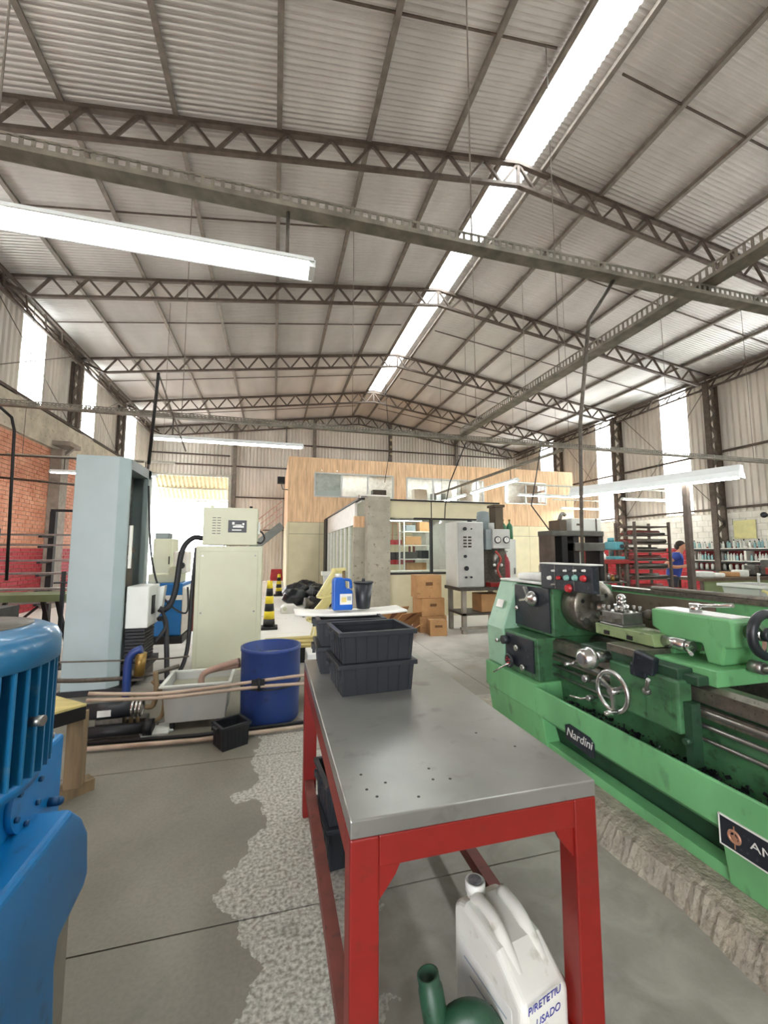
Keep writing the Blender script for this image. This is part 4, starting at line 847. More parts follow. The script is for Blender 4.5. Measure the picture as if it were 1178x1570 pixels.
# stair to the upper floor
stp = thing('steel_stair', 'grey steel staircase climbing beside the plywood office', 'stairs', (-.6, 18, 0)); SY = 17.4
pa, pb = Vector((-2.75, SY, .05)), Vector((.3, SY, 2.62))
for dy in (0, .85): MB().bar(pa + Vector((0, dy, 0)), pb + Vector((0, dy, 0)), .05, .3).build('stringer', 'grey_mid', stp)
for k_ in range(13):
    p = pa + (pb - pa) * (k_ + .5) / 13; MB().box(p.x - .13, p.x + .13, SY + .03, SY + .82, p.z + .05, p.z + .08).build('tread', 'galv', stp)
for dz in (.45, .75, 1.0): MB().bar(pa + Vector((0, 0, dz)), pb + Vector((0, 0, dz)), .045, .045).build('handrail', mat('pinkish', '#c9aaa0', .5), stp)
for k_ in (1, 5, 9, 12): p = pa + (pb - pa) * k_ / 13; MB().box(p.x - .02, p.x + .02, SY - .02, SY + .02, p.z, p.z + 1.0).build('baluster', 'pinkish', stp)
# red chair at the stair foot
rc = thing('red_chair', 'red shell chair with white legs under the staircase', 'chair', (.16, 16.6, 0))
q = at(432, 888, Z=0); q = Vector((.12, 16.3, 0))
MB().prism([(q.x - .24, .44), (q.x + .24, .44), (q.x + .22, .48), (q.x - .22, .48)], 'y', q.y - .2, q.y + .22).build('seat', 'red_knob', rc, bev=.02)
MB().prism([(q.x - .24, .48), (q.x + .24, .48), (q.x + .2, .86), (q.x - .2, .86)], 'y', q.y + .19, q.y + .23).build('backrest', 'red_knob', rc, bev=.015)
for dx in (-.22, .22):
    for dy in (-.18, .2): MB().cyl((q.x + dx * 1.1, q.y + dy * 1.1, 0), (q.x + dx, q.y + dy, .44), .014, n=8).build('leg', 'white_paint', rc)
MB().box(q.x - .22, q.x + .22, q.y - .19, q.y - .17, .2, .225).build('rung', 'white_paint', rc)
# ================================================================ glazed office in front of it
go = thing('glazed_office', 'single-storey cream partition office with a wide black framed window', 'office', (3.7, 12, 0))
GX0, GX1, GY, GZ = 2.28, 5.5, 9.3, 2.74
for a, b in ((GX0, 3.66), (3.685, 5.5)):
    MB().box(a, b, GY, GY + .06, .02, 1.0).build('panel', 'cream_panel', go); MB().box(a, b, GY, GY + .06, 2.34, GZ).build('panel', 'cream_panel', go)
MB().box(5.3, GX1, GY, GY + .06, 1.0, 2.34).build('panel', 'cream_panel', go); MB().box(3.66, 3.685, GY + .005, GY + .05, .02, GZ).build('joint', 'dark_trim', go)
fr = MB().box(GX0 + .1, 5.3, GY - .012, GY + .07, 1.0, 1.05).box(GX0 + .5 * 1.9, 5.3, GY - .012, GY + .07, 2.31, 2.35).box(3.64, 3.70, GY - .012, GY + .07, 1.05, 2.31).box(5.26, 5.3, GY - .012, GY + .07, 1.05, 2.31).build('window_frame', 'dark_trim', go)
MB().box(GX0 + .1, 3.64, GY + .02, GY + .026, 1.05, 2.33).build('pane', 'glass', fr); MB().box(3.70, 5.26, GY + .02, GY + .026, 1.05, 2.33).build('pane', 'glass', fr)
MB().box(GX0, GX0 + .1, GY - .005, GY + .06, .02, GZ).build('corner_trim', 'white_paint', go)
MB().box(1.86, 5.52, GY - .03, 15.9, GZ, GZ + .035).build('roof', 'dark_trim', go); MB().box(1.95, 5.5, GY + .07, 15.9, GZ - .04, GZ).build('ceiling_lining', 'offwhite', go)
# white louvred left side
sd = MB().box(1.9, 1.96, 9.9, 15.9, 2.2, GZ).build('fascia', 'white_paint', go)
for k_ in range(9): y = 10.0 + k_ * .72; MB().box(1.89, 1.97, y - .03, y + .03, 0, 2.2).build('mullion', 'white_paint', go)
for k_ in range(8): y = 10.0 + k_ * .72; MB().box(1.93, 1.936, y + .03, y + .69, .45, 2.2).build('pane', 'glass', go); MB().box(1.91, 1.95, y + .03, y + .69, 0.02, .45).build('panel', 'white_paint', go)
MB().box(1.88, 1.98, 9.9, 15.9, .45, .5).build('sill', 'white_paint', go); MB().box(1.85, 1.9, 15.2, 15.95, 0, GZ).build('end_post', 'dark_trim', go)
MB().box(5.44, 5.5, GY + .06, 15.9, .02, GZ - .04).build('side_wall', 'offwhite', go)
# concrete posts at its corner
p0 = at(563, 765, Y=9.0); p1 = at(597, 765, Y=9.0)
one('concrete_post', MB().box(p0.x, p1.x, 8.9, 9.25, 0, 2.78), 'concrete', 'square grey concrete post at the corner of the glazed office', 'post', bev=.015)
p0 = at(543, 808, Y=9.2); p1 = at(577, 808, Y=9.2)
one('concrete_slab', MB().box(p0.x, p1.x - .02, 9.3, 9.42, 0, p0.z), 'concrete', 'upright grey cement board behind the concrete post', 'board', bev=.008)
t = thing('wooden_crate', 'small orange-brown wooden crate on top of the cement board', 'crate', (p0.x + .2, 9.4, p0.z)); z = p0.z
for k_ in range(4): MB().box(p0.x + .02, p1.x - .06, 9.31 - .04, 9.31 - .025, z + .01 + k_ * .065, z + .06 + k_ * .065).build('slat', 'plywood', t)
MB().box(p0.x + .03, p1.x - .07, 9.29, 9.45, z, z + .25).build('core', 'plywood', t)
# inside the glazed office: white rack, red machine, boxes
rk = thing('white_rack', 'white open shelf rack with boxes inside the glazed office', 'rack', (3.6, 11.6, 0)); X0, X1, Y0_, Y1_ = 3.65, 4.5, 11.4, 11.85
for x in (X0, X1):
    for y in (Y0_, Y1_): MB().box(x - .02, x + .02, y - .02, y + .02, 0, 2.45).build('upright', 'white_paint', rk)
for z in (.4, .9, 1.3, 1.7, 2.1): MB().box(X0, X1, Y0_, Y1_, z, z + .03).build('shelf', 'white_paint', rk)
mat('cardboard', '#b58a5c', .75, 0, .12, 5, wear=.08, wcol='#8d6740')
for k_, (x, z, w_, h_, m_) in enumerate(((3.88, 1.33, .4, .2, 'dark_trim'), (4.28, 1.33, .3, .24, 'black_plastic'), (3.95, 1.73, .5, .25, 'cardboard'), (4.3, 2.13, .3, .28, 'cardboard'), (3.87, 2.13, .3, .18, 'grey_mid'), (4.05, .93, .6, .28, 'cardboard'))):
    one('shelf_box', MB().box(x - w_ / 2, x + w_ / 2, 11.45, 11.8, z, z + h_), m_, ['dark tool case beside the black one on the white rack', 'black tool case on the white rack', 'wide cardboard box on the fourth shelf of the white rack', 'cardboard box on the top shelf of the white rack', 'grey box on the top shelf of the white rack', 'long cardboard box low on the white rack'][k_], 'box', 'boxes in the white rack', bev=.01)
rm = thing('red_shelf_unit', 'red steel shelf unit with dark bins inside the glazed office', 'shelf', (3.7, 12.2, 0))
for x in (3.25, 4.15):
    for y in (12.0, 12.4): MB().box(x - .03, x + .03, y - .03, y + .03, 0, 1.9).build('upright', 'red_paint', rm)
for z in (.5, 1.15, 1.75): MB().box(3.25, 4.15, 12, 12.4, z, z + .14).build('shelf', 'red_knob', rm)
for k_ in range(4): MB().cyl((3.35 + k_ * .18, 12.2, 1.85), (3.35 + k_ * .18, 12.2, 2.4), .02).build('rod', mat('pale_orange', '#dba98a', .5), rm)
for k_ in range(3):
    one('dark_bin', MB().box(3.32 + k_ * .27, 3.55 + k_ * .27, 12.05, 12.35, 1.29, 1.52), 'black_plastic', 'dark plastic bin on the red shelf unit, %s the rods' % ('below the first of', 'in the middle under', 'below the last of')[k_], 'bin', 'dark bins on the red unit', bev=.01)
t = thing('white_worktable', 'long white table behind the glazed office window', 'table', (3.9, 10.6, 0)); MB().box(2.6, 5.3, 10.3, 10.9, .98, 1.03).build('top', 'white_paint', t)
for x in (2.7, 5.2):
    for y in (10.35, 10.85): MB().box(x - .03, x + .03, y - .03, y + .03, 0, .98).build('leg', 'white_paint', t)
one('monitor', MB().box(4.6, 5.15, 10.5, 10.54, 1.12, 1.42).box(4.8, 4.95, 10.5, 10.56, 1.03, 1.12), 'dark_trim', 'dark computer monitor on the white table behind the window', 'monitor')
# ================================================================ on the floor of the back aisle
def bollard(label, loc, h=.72):
    t = thing('striped_bollard', label, 'bollard', loc, w=False, group='yellow and black bollards'); n = 6
    MB().box(-.17, .17, -.17, .17, 0, .05).build('foot', 'black_rubber', t, bev=.01)
    for k_ in range(n):
        z0, z1 = .05 + k_ * (h - .05) / n, .05 + (k_ + 1) * (h - .05) / n; r0, r1 = .12 - .07 * k_ / n, .12 - .07 * (k_ + 1) / n
        MB().lathe((0, 0, z0), (0, 0, 1), [(r0, 0), (r1, z1 - z0)], 18).build('band', 'black_rubber' if k_ % 2 == 0 else mat('safety_yellow', '#e6cf2e', .45), t)
    return t
bollard('black and yellow striped cone standing right behind the cream cabinet', (-.06, 8.75, 0), .95); bollard('black and yellow striped cone near the staircase', (.2, 15.0, 0), .75)
def bag(label, c, r, sc_):
    m = MB().ball(c, r, sc_, 22, 14); rnd = random.Random(int(c[0] * 1000) + int(c[1] * 77)); ph = [rnd.uniform(0, 6) for _ in range(6)]
    v = []
    for x, y, z in m.v:
        d = Vector((x, y, z)) - Vector(c); f = 1 + .09 * math.sin(d.x * 23 + ph[0]) * math.cos(d.y * 19 + ph[1]) + .07 * math.sin(d.z * 31 + ph[2] + d.x * 11); p = Vector(c) + d * f; v.append((p.x, p.y, max(0.0, p.z)))
    m.v = v; return one('rubbish_bag', m, mat('bin_bag', '#1b1f24', .32, 0, .2, 20), label, 'bag', 'black sacks on the aisle floor')
for k_, (x, y, r) in enumerate(((.62, 12.3, .3), (1.32, 12.5, .34), (1.42, 11.7, .3), (.7, 13.2, .36), (1.4, 13.4, .34), (1.1, 14.3, .38))): bag(('black plastic sack lying out in the aisle beside the white casing', 'black plastic sack against the white partition, between two other sacks', 'small black plastic sack closest to the cement board', 'big black plastic sack out in the aisle toward the staircase', 'black plastic sack against the partition, second from the plywood office', 'largest black plastic sack, closest to the plywood office')[k_], (x, y, r * .75), r, (1.15, 1, .8))
ps = thing('platform_scale', 'black platform scale with pale upright column on the aisle floor', 'scale', (.95, 10.3, 0))
MB().box(.68, 1.28, 10.0, 10.6, .03, .12).build('platform', 'black_plastic', ps, bev=.01); MB().box(1.2, 1.34, 10.2, 10.32, .1, .95).build('column', 'alu', ps, bev=.01); MB().box(1.15, 1.39, 10.14, 10.36, .95, 1.05).build('display', 'offwhite', ps, bev=.01)
for x in (.72, 1.24):
    for y in (10.05, 10.55): MB().cyl((x, y, 0), (x, y, .04), .03).build('foot', 'black_rubber', ps)
gr_ = thing('gear_motor', 'dark greasy gear motor lying on the platform scale', 'motor', (.95, 10.3, .12)); MB().cyl((.75, 10.25, .3), (1.12, 10.3, .3), .13, n=18).build('motor', 'dirty_steel', gr_); MB().box(.85, 1.12, 10.15, 10.45, .12, .45).build('gear_case', 'black_steel', gr_, bev=.03); MB().cyl((1.0, 10.3, .45), (1.0, 10.3, .58), .06).build('flange', 'black_steel', gr_)
t = thing('white_machine_cover', 'low white casing lying beside the platform scale', 'casing', (.42, 10.9, 0)); MB().prism([(.2, 0), (.6, 0), (.6, .14), (.52, .2), (.28, .2), (.2, .14)], 'y', 10.7, 11.1).build('shell', 'white_paint', t, bev=.02); MB().cyl((.3, 10.7, .12), (.3, 10.66, .12), .05).build('port', 'cream_paint', t)
# leaning stack of pale yellow stepped profiles
yp = thing('yellow_profiles', 'leaning row of pale yellow stepped metal profiles behind the crates', 'profiles', (1.0, 7.2, 0)); mat('pale_yellow', '#e3d795', .5, 0, .08, 5)
L_ = [at(x, y, Y=6.9) for x, y in ((474, 990), (482, 955), (470, 950), (497, 918), (486, 915), (512, 874))]
for k_ in range(3):
    m = MB()
    for a, b in zip(L_[:-1], L_[1:]): m.bar((a.x + k_ * .1, 6.9 + k_ * .16, max(a.z, .03)), (b.x + k_ * .1, 6.9 + k_ * .16, max(b.z, .03)), .06, .03, (1, 0, 0)); m.bar((a.x + k_ * .1 + .05, 6.93 + k_ * .16, max(a.z, .03)), (b.x + k_ * .1 + .05, 6.93 + k_ * .16, max(b.z, .03)), .02, .03, (1, 0, 0))
    m.build('profile', 'pale_yellow', yp)
e0, e1 = L_[0], L_[-1]
MB().bar((e1.x - .02, 6.9, e1.z), (e1.x + .24, 7.25, e1.z), .05, .05).build('tie', 'pale_yellow', yp); MB().bar((e0.x - .02, 6.9, .03), (e0.x + .24, 7.25, .03), .05, .05).build('tie', 'pale_yellow', yp); MB().bar((e1.x + .3, 7.3, 0), (e1.x + .22, 7.24, e1.z), .05, .05).build('prop', 'old_wood', yp)
one('white_carton', MB().box(.35, .62, 4.3, 4.6, 0, .52), 'white_paint', 'plain white carton on the floor past the red bench', 'carton', bev=.01)
# cardboard
def carton(label, c, s, rz):
    t = thing('cardboard_box', label, 'box', c, rz, 'cardboard boxes by the window', w=False); a, b, h_ = s[0] / 2, s[1] / 2, s[2]
    MB().box(-a, a, -b, b, 0, h_).build('body', 'cardboard', t, bev=.008); MB().box(-a - .001, a + .001, -.025, .025, h_ - .001, h_ + .002).build('tape', mat('tape', '#c9b08a', .3), t)
    MB().box(-.07, .07, -b - .003, -b, h_ * .55, h_ * .7).build('hand_hole', mat('dark_card', '#6b4a2c', .8), t); return t
carton('cardboard box with a dark hand hole, middle of the stack under the window', (2.98, 7.75, .3), (.5, .4, .34), .12); carton('big crumpled cardboard box on top of the stack under the window', (2.93, 7.75, .645), (.5, .42, .44), -.05)
carton('wide cardboard box at the bottom of the stack under the window', (3.0, 7.76, 0), (.56, .42, .3), .02); carton('small cardboard box standing before the stack under the window', (2.98, 7.33, 0), (.32, .3, .28), -.15)
for k_, (x, y, rz, tilt, lab) in enumerate(((2.45, 7.6, .5, .75, 'flattened cardboard leaning against the box stack'), (2.25, 7.85, .2, .95, 'second flattened cardboard sheet leaning behind the first'), (2.32, 7.25, .9, .35, 'cardboard flap lying nearly flat on the floor by the boxes'))):
    t = thing('cardboard_sheet', lab, 'cardboard', (x, y, 0), rz, 'flattened cardboard', w=False); MB().obox((0, 0, .3 * math.sin(tilt) + .012), (.6, .012, .55), (math.pi / 2 - tilt, 0, 0)).build('sheet', 'cardboard', t); MB().obox((.1, -.02, .3 * math.sin(tilt) + .05), (.3, .01, .4), (math.pi / 2 - tilt + .1, 0, .2)).build('flap', mat('dark_brown_card', '#7a4c34', .8), t)
# ================================================================ overhead trays, conduits, lamps
mat('tube_glow', (1, .98, .94), .5, emit=22.); mat('fixture_white', '#e4e9e8', .4, 0, .04, 4)
ZTR = 3.83
mat('tray_steel', '#7d786c', .55, .4, .3, 9)
def tray(p, q, label, w=.1, h=.09):
    p, q = Vector(p), Vector(q); d = (q - p).normalized(); s = d.cross(Vector((0, 0, 1))); t = thing('cable_tray', label, 'cable tray', p)
    L = (q - p).length
    MB().bar(p, q, w, .006).build('bottom', 'tray_steel', t)
    for sg in (-1, 1):
        o = s * sg * w / 2; m = MB(); m.bar(p + o + Vector((0, 0, .015)), q + o + Vector((0, 0, .015)), .006, .035); m.bar(p + o + Vector((0, 0, h - .008)), q + o + Vector((0, 0, h - .008)), .006, .018)
        n = int(L / .06)
        for i in range(n + 1): c = p + d * (L * i / n) + o; m.bar(c + Vector((0, 0, .03)), c + Vector((0, 0, h - .01)), .006, .022, d)
        m.build('perforated_side', 'tray_steel', t)
    return t
def hangers(t, pts, m='purlin_steel'):
    for x, y, z in pts: MB().cyl((x, y, z), (x, y, zroof(x) - .06), .006, n=6).build('hanger_rod', m, t)
t1 = tray((-5.9, 2.65, ZTR), (7.2, 2.65, ZTR), 'perforated steel tray crossing the hall over the red bench'); hangers(t1, [(x, 2.65, ZTR + .08) for x in (-4.6, -1.6, 1.4, 6.3)])
t2 = tray((-5.9, 7.6, ZTR), (14.2, 7.6, ZTR), 'perforated steel tray crossing the hall over the cream cabinet'); hangers(t2, [(x, 7.6, ZTR + .08) for x in (-4.6, -1.6, 1.4, 6.3, 9.15, 11.9)])
t3 = tray((3.71, -4, ZTR + .1), (3.71, 7.55, ZTR + .1), 'perforated steel tray running lengthwise above the green lathe', .16, .12); hangers(t3, [(3.71, y, ZTR + .18) for y in (-2, 1, 4.6, 7)])
t4 = tray((6.2, 7.7, ZTR - .05), (6.2, 15.2, ZTR - .05), 'thin steel tray running lengthwise before the glazed office', .06, .06); hangers(t4, [(6.2, y, ZTR) for y in (9, 12.4, 14.6)])
def lamp(p, q, z, ztop, label, rods=(.12, .88), w=.2, k=1.):
    p = Vector((p[0], p[1], z)); q = Vector((q[0], q[1], z)); d = (q - p).normalized(); s = d.cross(Vector((0, 0, 1))).normalized(); U = Vector((0, 0, 1))
    t = thing('fluorescent_lamp', label, 'lamp', p, group='hanging fluorescent lamps')
    prof = [(-w / 2, 0), (-w * .3, .035), (-w * .22, .07), (w * .22, .07), (w * .3, .035), (w / 2, 0), (w * .45, 0), (w * .27, .03), (-w * .27, .03), (-w * .45, 0)]
    prof = [(a, b * k) for a, b in prof]; n = len(prof); vs = [e + s * a + U * b for e in (p, q) for a, b in prof]
    MB().add(vs, [tuple(range(n)), tuple(range(2 * n - 1, n - 1, -1))] + [(i, (i + 1) % n, n + (i + 1) % n, n + i) for i in range(n)]).build('reflector', 'fixture_white', t)
    for a in (-w * .22, w * .22): MB().cyl(p + d * .05 + s * a + U * .008, q - d * .05 + s * a + U * .008, .016, n=10).build('tube', 'tube_glow', t)
    for e, sg in ((p, 1), (q, -1)): MB().bar(e + d * .01 * sg + s * -w * .32 + U * .01, e + d * .01 * sg + s * w * .32 + U * .01, .04, .05).build('end_cap', 'fixture_white', t)
    if ztop:
        for f in rods: c = p + (q - p) * f; MB().cyl(c + U * .07 * k, (c.x, c.y, ztop), .012, n=8).build('drop_rod', 'dirty_steel', t)
    return t
lamp((-2.25, 2.65), (.21, 2.65), 3.43, ZTR, 'bright fluorescent lamp under the tray that crosses over the red bench', (.2, .93), .22)
lamp((-2.03, 7.6), (.48, 7.6), 3.45, ZTR, 'bright fluorescent lamp above the cream cabinet, before the open goods door')
lamp((6.2, 9.5), (6.2, 12.1), 3.42, ZTR - .05, 'bright slanting-looking fluorescent lamp before the plywood office windows')
lamp((6.2, 12.6), (6.2, 14.9), 3.42, ZTR - .05, 'fluorescent lamp nearest the upper office windows on the same thin tray')
lamp((7.9, 12.1), (10.3, 12.1), 3.42, 3.78, 'fluorescent lamp crossing the plywood wall above the dark press')
lamp((12.2, 12.1), (14.3, 12.1), 3.42, 3.78, 'fluorescent lamp hung near the white block wall above the worker')
lamp((12.2, 15.4), (14.3, 15.4), 3.42, 3.78, 'fluorescent lamp hung far along the white block wall')
lamp((-5.2, 11.4), (-2.9, 11.4), 3.42, 3.78, 'fluorescent lamp hung before the brick wall post')
for xa, xb, y, lab in ((7.5, 14.5, 12.1, 'plywood wall'), (11.8, 14.6, 15.4, 'far block wall'), (-6.09, -2.5, 11.4, 'brick wall')):
    t = thing('lamp_rail', 'thin steel rail carrying the lamp before the %s' % lab, 'rail', (xa, y, 3.78)); MB().box(xa, xb, y - .03, y + .03, 3.78, 3.83).build('rail', 'galv', t); hangers(t, [(xa + .3, y, 3.83), (xb - .3, y, 3.83)])
# the lamp over the lathe, carried by a post
A, B = Vector((5.95, 3.95, 0)), Vector((5.2, 6.25, 0))
lamp(A, B, 2.52, 0, 'long white twin fluorescent lamp carried by a dark square post behind the lathe', w=.26, k=2.4)
po = at(1062, 800, Y=4.25); C_ = A + (B - A) * .27
t = thing('lamp_post', 'dark square steel post holding the long white lamp behind the lathe', 'post', (C_.x, C_.y, 0)); MB().box(C_.x - .035, C_.x + .035, C_.y - .035, C_.y + .035, 0, 2.55).build('shaft', 'dark_steel', t); MB().box(C_.x - .12, C_.x + .12, C_.y - .12, C_.y + .12, 0, .012).build('base_plate', 'dark_steel', t)
# conduits and cables
def cable(label, pts, r=.012, m='black_steel', name='cable_drop', sub=0, cat='cable'): return one(name, MB().tube(pts, r, 8, sub=sub), m, label, cat)
cable('steel conduit bending down from the near tray to behind the lathe headstock', [at(942, 428, Y=2.66), at(903, 492, Y=2.75), at(890, 650, Y=2.9), (2.68, 3.12, 1.75), (2.7, 3.15, 1.28)], .016, 'dirty_steel', 'conduit_drop', cat='conduit')
cable('black cable hanging from the far tray toward the glazed office window', [at(715, 678, Y=7.6), at(690, 740, Y=8.2), at(683, 775, Y=8.8), at(682, 795, Y=9.2)], .012)
cable('black cable slanting down to the bench beside the lathe headstock', [at(830, 683, Y=7.6), at(815, 775, Y=6.8), (5.45, 6.4, 1.135)], .012)
cable('thin black wire dropping before the first office window', [(4.05, 15.2, zroof(4.05) - .06), at(598, 690, Y=15.2), at(590, 740, Y=15.4)], .012)
cable('black bent conduit standing out before the brick wall', [at(0, 624, Y=7.55), at(18, 640, Y=7.55), at(22, 660, Y=7.55), at(10, 890, Y=7.55)], .022, 'black_steel', 'conduit_drop', cat='conduit')
cable('long horizontal conduit before the brick wall', [(-5.6, 9.2, at(0, 697, Y=9.2).z), (-4.0, 9.2, at(0, 697, Y=9.2).z), (-2.6, 9.2, at(0, 697, Y=9.2).z)], .02, 'dirty_steel', 'conduit_run', cat='conduit')
cable('lower horizontal pipe before the brick wall', [(-5.7, 10.5, at(0, 732, Y=10.5).z), (-3.6, 10.5, at(60, 745, Y=10.5).z)], .025, 'dirty_steel', 'conduit_run', cat='conduit')
t = thing('chain_hoist', 'small brass-coloured hanging fitting on the back wall post above the office', 'fitting', (6.25, 21.9, 6.8))
for dz in (7.0, 7.4, 7.8): MB().ball((6.25, 21.88, dz), .08).build('bulb', mat('pale_brass', '#c9c09a', .4, .4), t)
MB().box(6.2, 6.3, 21.92, 21.975, 6.9, 7.9).build('strip', 'dark_steel', t)
# ceiling lamps added in both offices to brighten the rooms behind the glass
for x0, x1, y, z, nm in ((2.6, 5.0, 11.0, 2.6, 'added ceiling lamp inside the glazed office near its window'), (2.6, 5.0, 13.6, 2.6, 'added ceiling lamp inside the glazed office near its rear'), (1.4, 4.6, 17.6, 5.03, 'added ceiling lamp behind the first upper office window'), (5.2, 8.6, 17.6, 5.03, 'added ceiling lamp behind the second upper office window'), (9.6, 12, 17.6, 5.03, 'added ceiling lamp behind the third upper office window')): lamp((x0, y), (x1, y), z, 0, nm)
# ================================================================ gauge machine, cylinders
gs = thing('machine_stand', 'grey steel stand with lower shelf under the twin-dial machine', 'stand', (3.95, 7.55, 0))
for x in (3.5, 4.4):
    for y in (7.25, 7.85): MB().box(x - .04, x + .04, y - .04, y + .04, 0, .8).build('leg', 'grey_beige', gs)
MB().box(3.4, 4.55, 7.18, 7.92, .8, .86).build('top', 'dirty_steel', gs); MB().box(3.46, 4.44, 7.21, 7.89, .34, .38).build('shelf', 'dirty_steel', gs); MB().box(3.42, 4.48, 7.2, 7.26, .08, .13).build('foot_rail', 'grey_beige', gs)
one('shelf_carton', MB().box(3.9, 4.35, 7.3, 7.7, .38, .72), 'cardboard', 'cardboard box on the shelf of the grey machine stand', 'box', bev=.008)
mat('panel_grey', '#b4b5b0', .45, .1, .08, 6)
cc = thing('electric_cabinet', 'tall grey control cabinet with knobs and a pale side, on the machine stand', 'cabinet', (3.68, 7.55, .86)); MB().box(3.4, 3.97, 7.3, 7.85, .86, 2.12).build('body', 'offwhite', cc, bev=.012); fp_ = MB().box(3.42, 3.95, 7.285, 7.3, .88, 2.1).build('front_plate', 'panel_grey', cc)
for x, z, r in ((3.56, 1.98, .035), (3.7, 1.98, .012), (3.56, 1.45, .03), (3.58, 1.22, .045), (3.57, 1.05, .02), (3.68, 1.05, .02)): MB().cyl((x, 7.285, z), (x, 7.255, z), r, n=14).build('knob', 'black_plastic', fp_)
for k_ in range(4):
    for j in range(2): MB().box(3.53 + j * .1, 3.6 + j * .1, 7.278, 7.285, 1.62 + k_ * .06, 1.655 + k_ * .06).build('switch', 'dirty_steel', fp_)
MB().cyl((3.78, 7.5, 2.12), (3.78, 7.5, 2.17), .05).build('gland', 'black_plastic', cc)
gg = thing('dial_machine', 'grey drilling machine with two white round dials on its head', 'machine', (4.25, 7.6, .86))
MB().box(4.0, 4.5, 7.4, 7.85, .86, 1.75).build('column', 'dirty_steel', gg, bev=.02)
hd = MB().box(4.12, 4.5, 7.2, 7.85, 1.6, 1.98).build('head', 'panel_grey', gg, bev=.015); MB().box(4.0, 4.12, 7.25, 7.85, 1.58, 1.98).build('side_panel', 'grey_mid', gg)
for x in (4.22, 4.41): dl = MB().cyl((x, 7.2, 1.77), (x, 7.185, 1.77), .07, n=24).build('dial_ring', 'black_plastic', hd); MB().cyl((x, 7.185, 1.77), (x, 7.18, 1.77), .052, n=20).build('dial_face', 'white_knob', dl); MB().box(x - .004, x + .004, 7.177, 7.18, 1.765, 1.81).build('needle', 'black_steel', dl)
MB().lathe((4.13, 7.6, 1.98), (0, 0, 1), [(.13, 0), (.13, .28), (.12, .3), (.12, .36), (.06, .38)], 22).build('motor', 'grey_mid', gg); MB().box(4.36, 4.54, 7.5, 7.75, 1.98, 2.45).build('upper_ram', mat('brown_steel', '#5c5040', .5, .3), gg); MB().box(4.33, 4.57, 7.48, 7.78, 2.45, 2.5).build('ram_cap', 'brown_steel', gg); MB().cyl((4.25, 7.5, 1.98), (4.25, 7.5, 2.12), .07).build('cup', 'panel_grey', gg)
MB().cyl((4.22, 7.3, 1.2), (4.22, 7.3, 1.6), .05).cyl((4.22, 7.3, 1.1), (4.22, 7.3, 1.2), .03).build('spindle', 'steel', gg); MB().tube([(4.2, 7.25, 1.55), (4.28, 7.2, 1.4), (4.2, 7.2, 1.2), (4.3, 7.2, 1.0)], .02, 8, sub=4).build('red_hose', 'dull_red', gg)
for x in (4.15, 4.3): MB().ball((x, 7.22, 1.28), .03).build('handle_ball', 'white_knob', gg)
MB().box(4.05, 4.6, 7.2, 7.4, .86, .94).build('red_tray', 'red_paint', gg, bev=.01)
q = at(776, 868, Y=8.3)
t = thing('red_gas_cylinder', 'dark red gas cylinder standing right of the dial machine', 'cylinder', (q.x, 8.3, 0)); MB().lathe((q.x, 8.3, 0), (0, 0, 1), [(.085, 0), (.09, .02), (.09, 1.3), (.06, 1.4), (.025, 1.44), (.025, 1.48)], 22).build('shell', mat('wine_red', '#8c1d26', .4), t); MB().cyl((q.x, 8.3, 1.48), (q.x, 8.3, 1.56), .018).bar((q.x - .05, 8.3, 1.54), (q.x + .05, 8.3, 1.54), .02, .02).build('valve', 'steel', t)
q = at(778, 842, Y=8.9); QX = q.x + .05
t = thing('white_locker', 'narrow white metal locker behind the red gas cylinder', 'locker', (QX, 9.0, 0)); MB().box(QX - .16, QX + .16, 8.85, 9.2, 0, 1.84).build('body', 'offwhite', t, bev=.01); MB().box(QX - .14, QX + .14, 8.84, 8.85, .1, 1.78).build('door', 'offwhite', t); MB().box(QX + .08, QX + .11, 8.82, 8.84, 1.0, 1.15).build('handle', 'steel', t)
for k_, dx in enumerate((-.09, .09)):
    t = thing('green_gas_bottle', 'dark green gas bottle on the white locker, %s the dial machine' % ('nearer', 'farther from')[k_], 'bottle', (QX + dx, 9.0, 1.84), group='green bottles on the locker'); MB().lathe((QX + dx, 9.0, 1.84), (0, 0, 1), [(.075, 0), (.08, .02), (.08, .3), (.05, .37), (.02, .4), (.02, .46)], 18).build('shell', mat('bottle_green', '#2f6a44', .35), t); MB().ball((QX + dx, 9.0, 2.31), .03).build('valve', 'brass', t)
# bench behind the headstock with white boxes, folders and a desk lamp
hb = thing('side_bench', 'grey steel bench with clutter behind the lathe headstock', 'bench', (5.0, 6.6, 0)); bx0, bx1 = 4.75, 5.8
MB().box(bx0, bx1, 6.3, 6.9, 1.08, 1.13).build('top', 'dirty_steel', hb)
for x in (bx0 + .06, bx1 - .06):
    for y in (6.36, 6.84): MB().box(x - .03, x + .03, y - .03, y + .03, 0, 1.08).build('leg', 'dark_steel', hb)
MB().box(bx0, bx1, 6.32, 6.88, .4, .44).build('shelf', 'dirty_steel', hb)
for k_, (x, w_, h_, m_, lab) in enumerate(((4.9, .2, .16, 'white_paint', 'white carton on the side bench behind the headstock'), (5.15, .16, .3, 'white_paint', 'tall white folder standing on the side bench'), (5.35, .1, .28, 'blind_grey', 'grey folder standing on the side bench'), (5.5, .14, .14, 'cardboard', 'small cardboard box on the side bench'))): one('bench_item', MB().box(x - w_ / 2, x + w_ / 2, 6.45, 6.75, 1.13, 1.13 + h_), m_, lab, 'box', bev=.006)
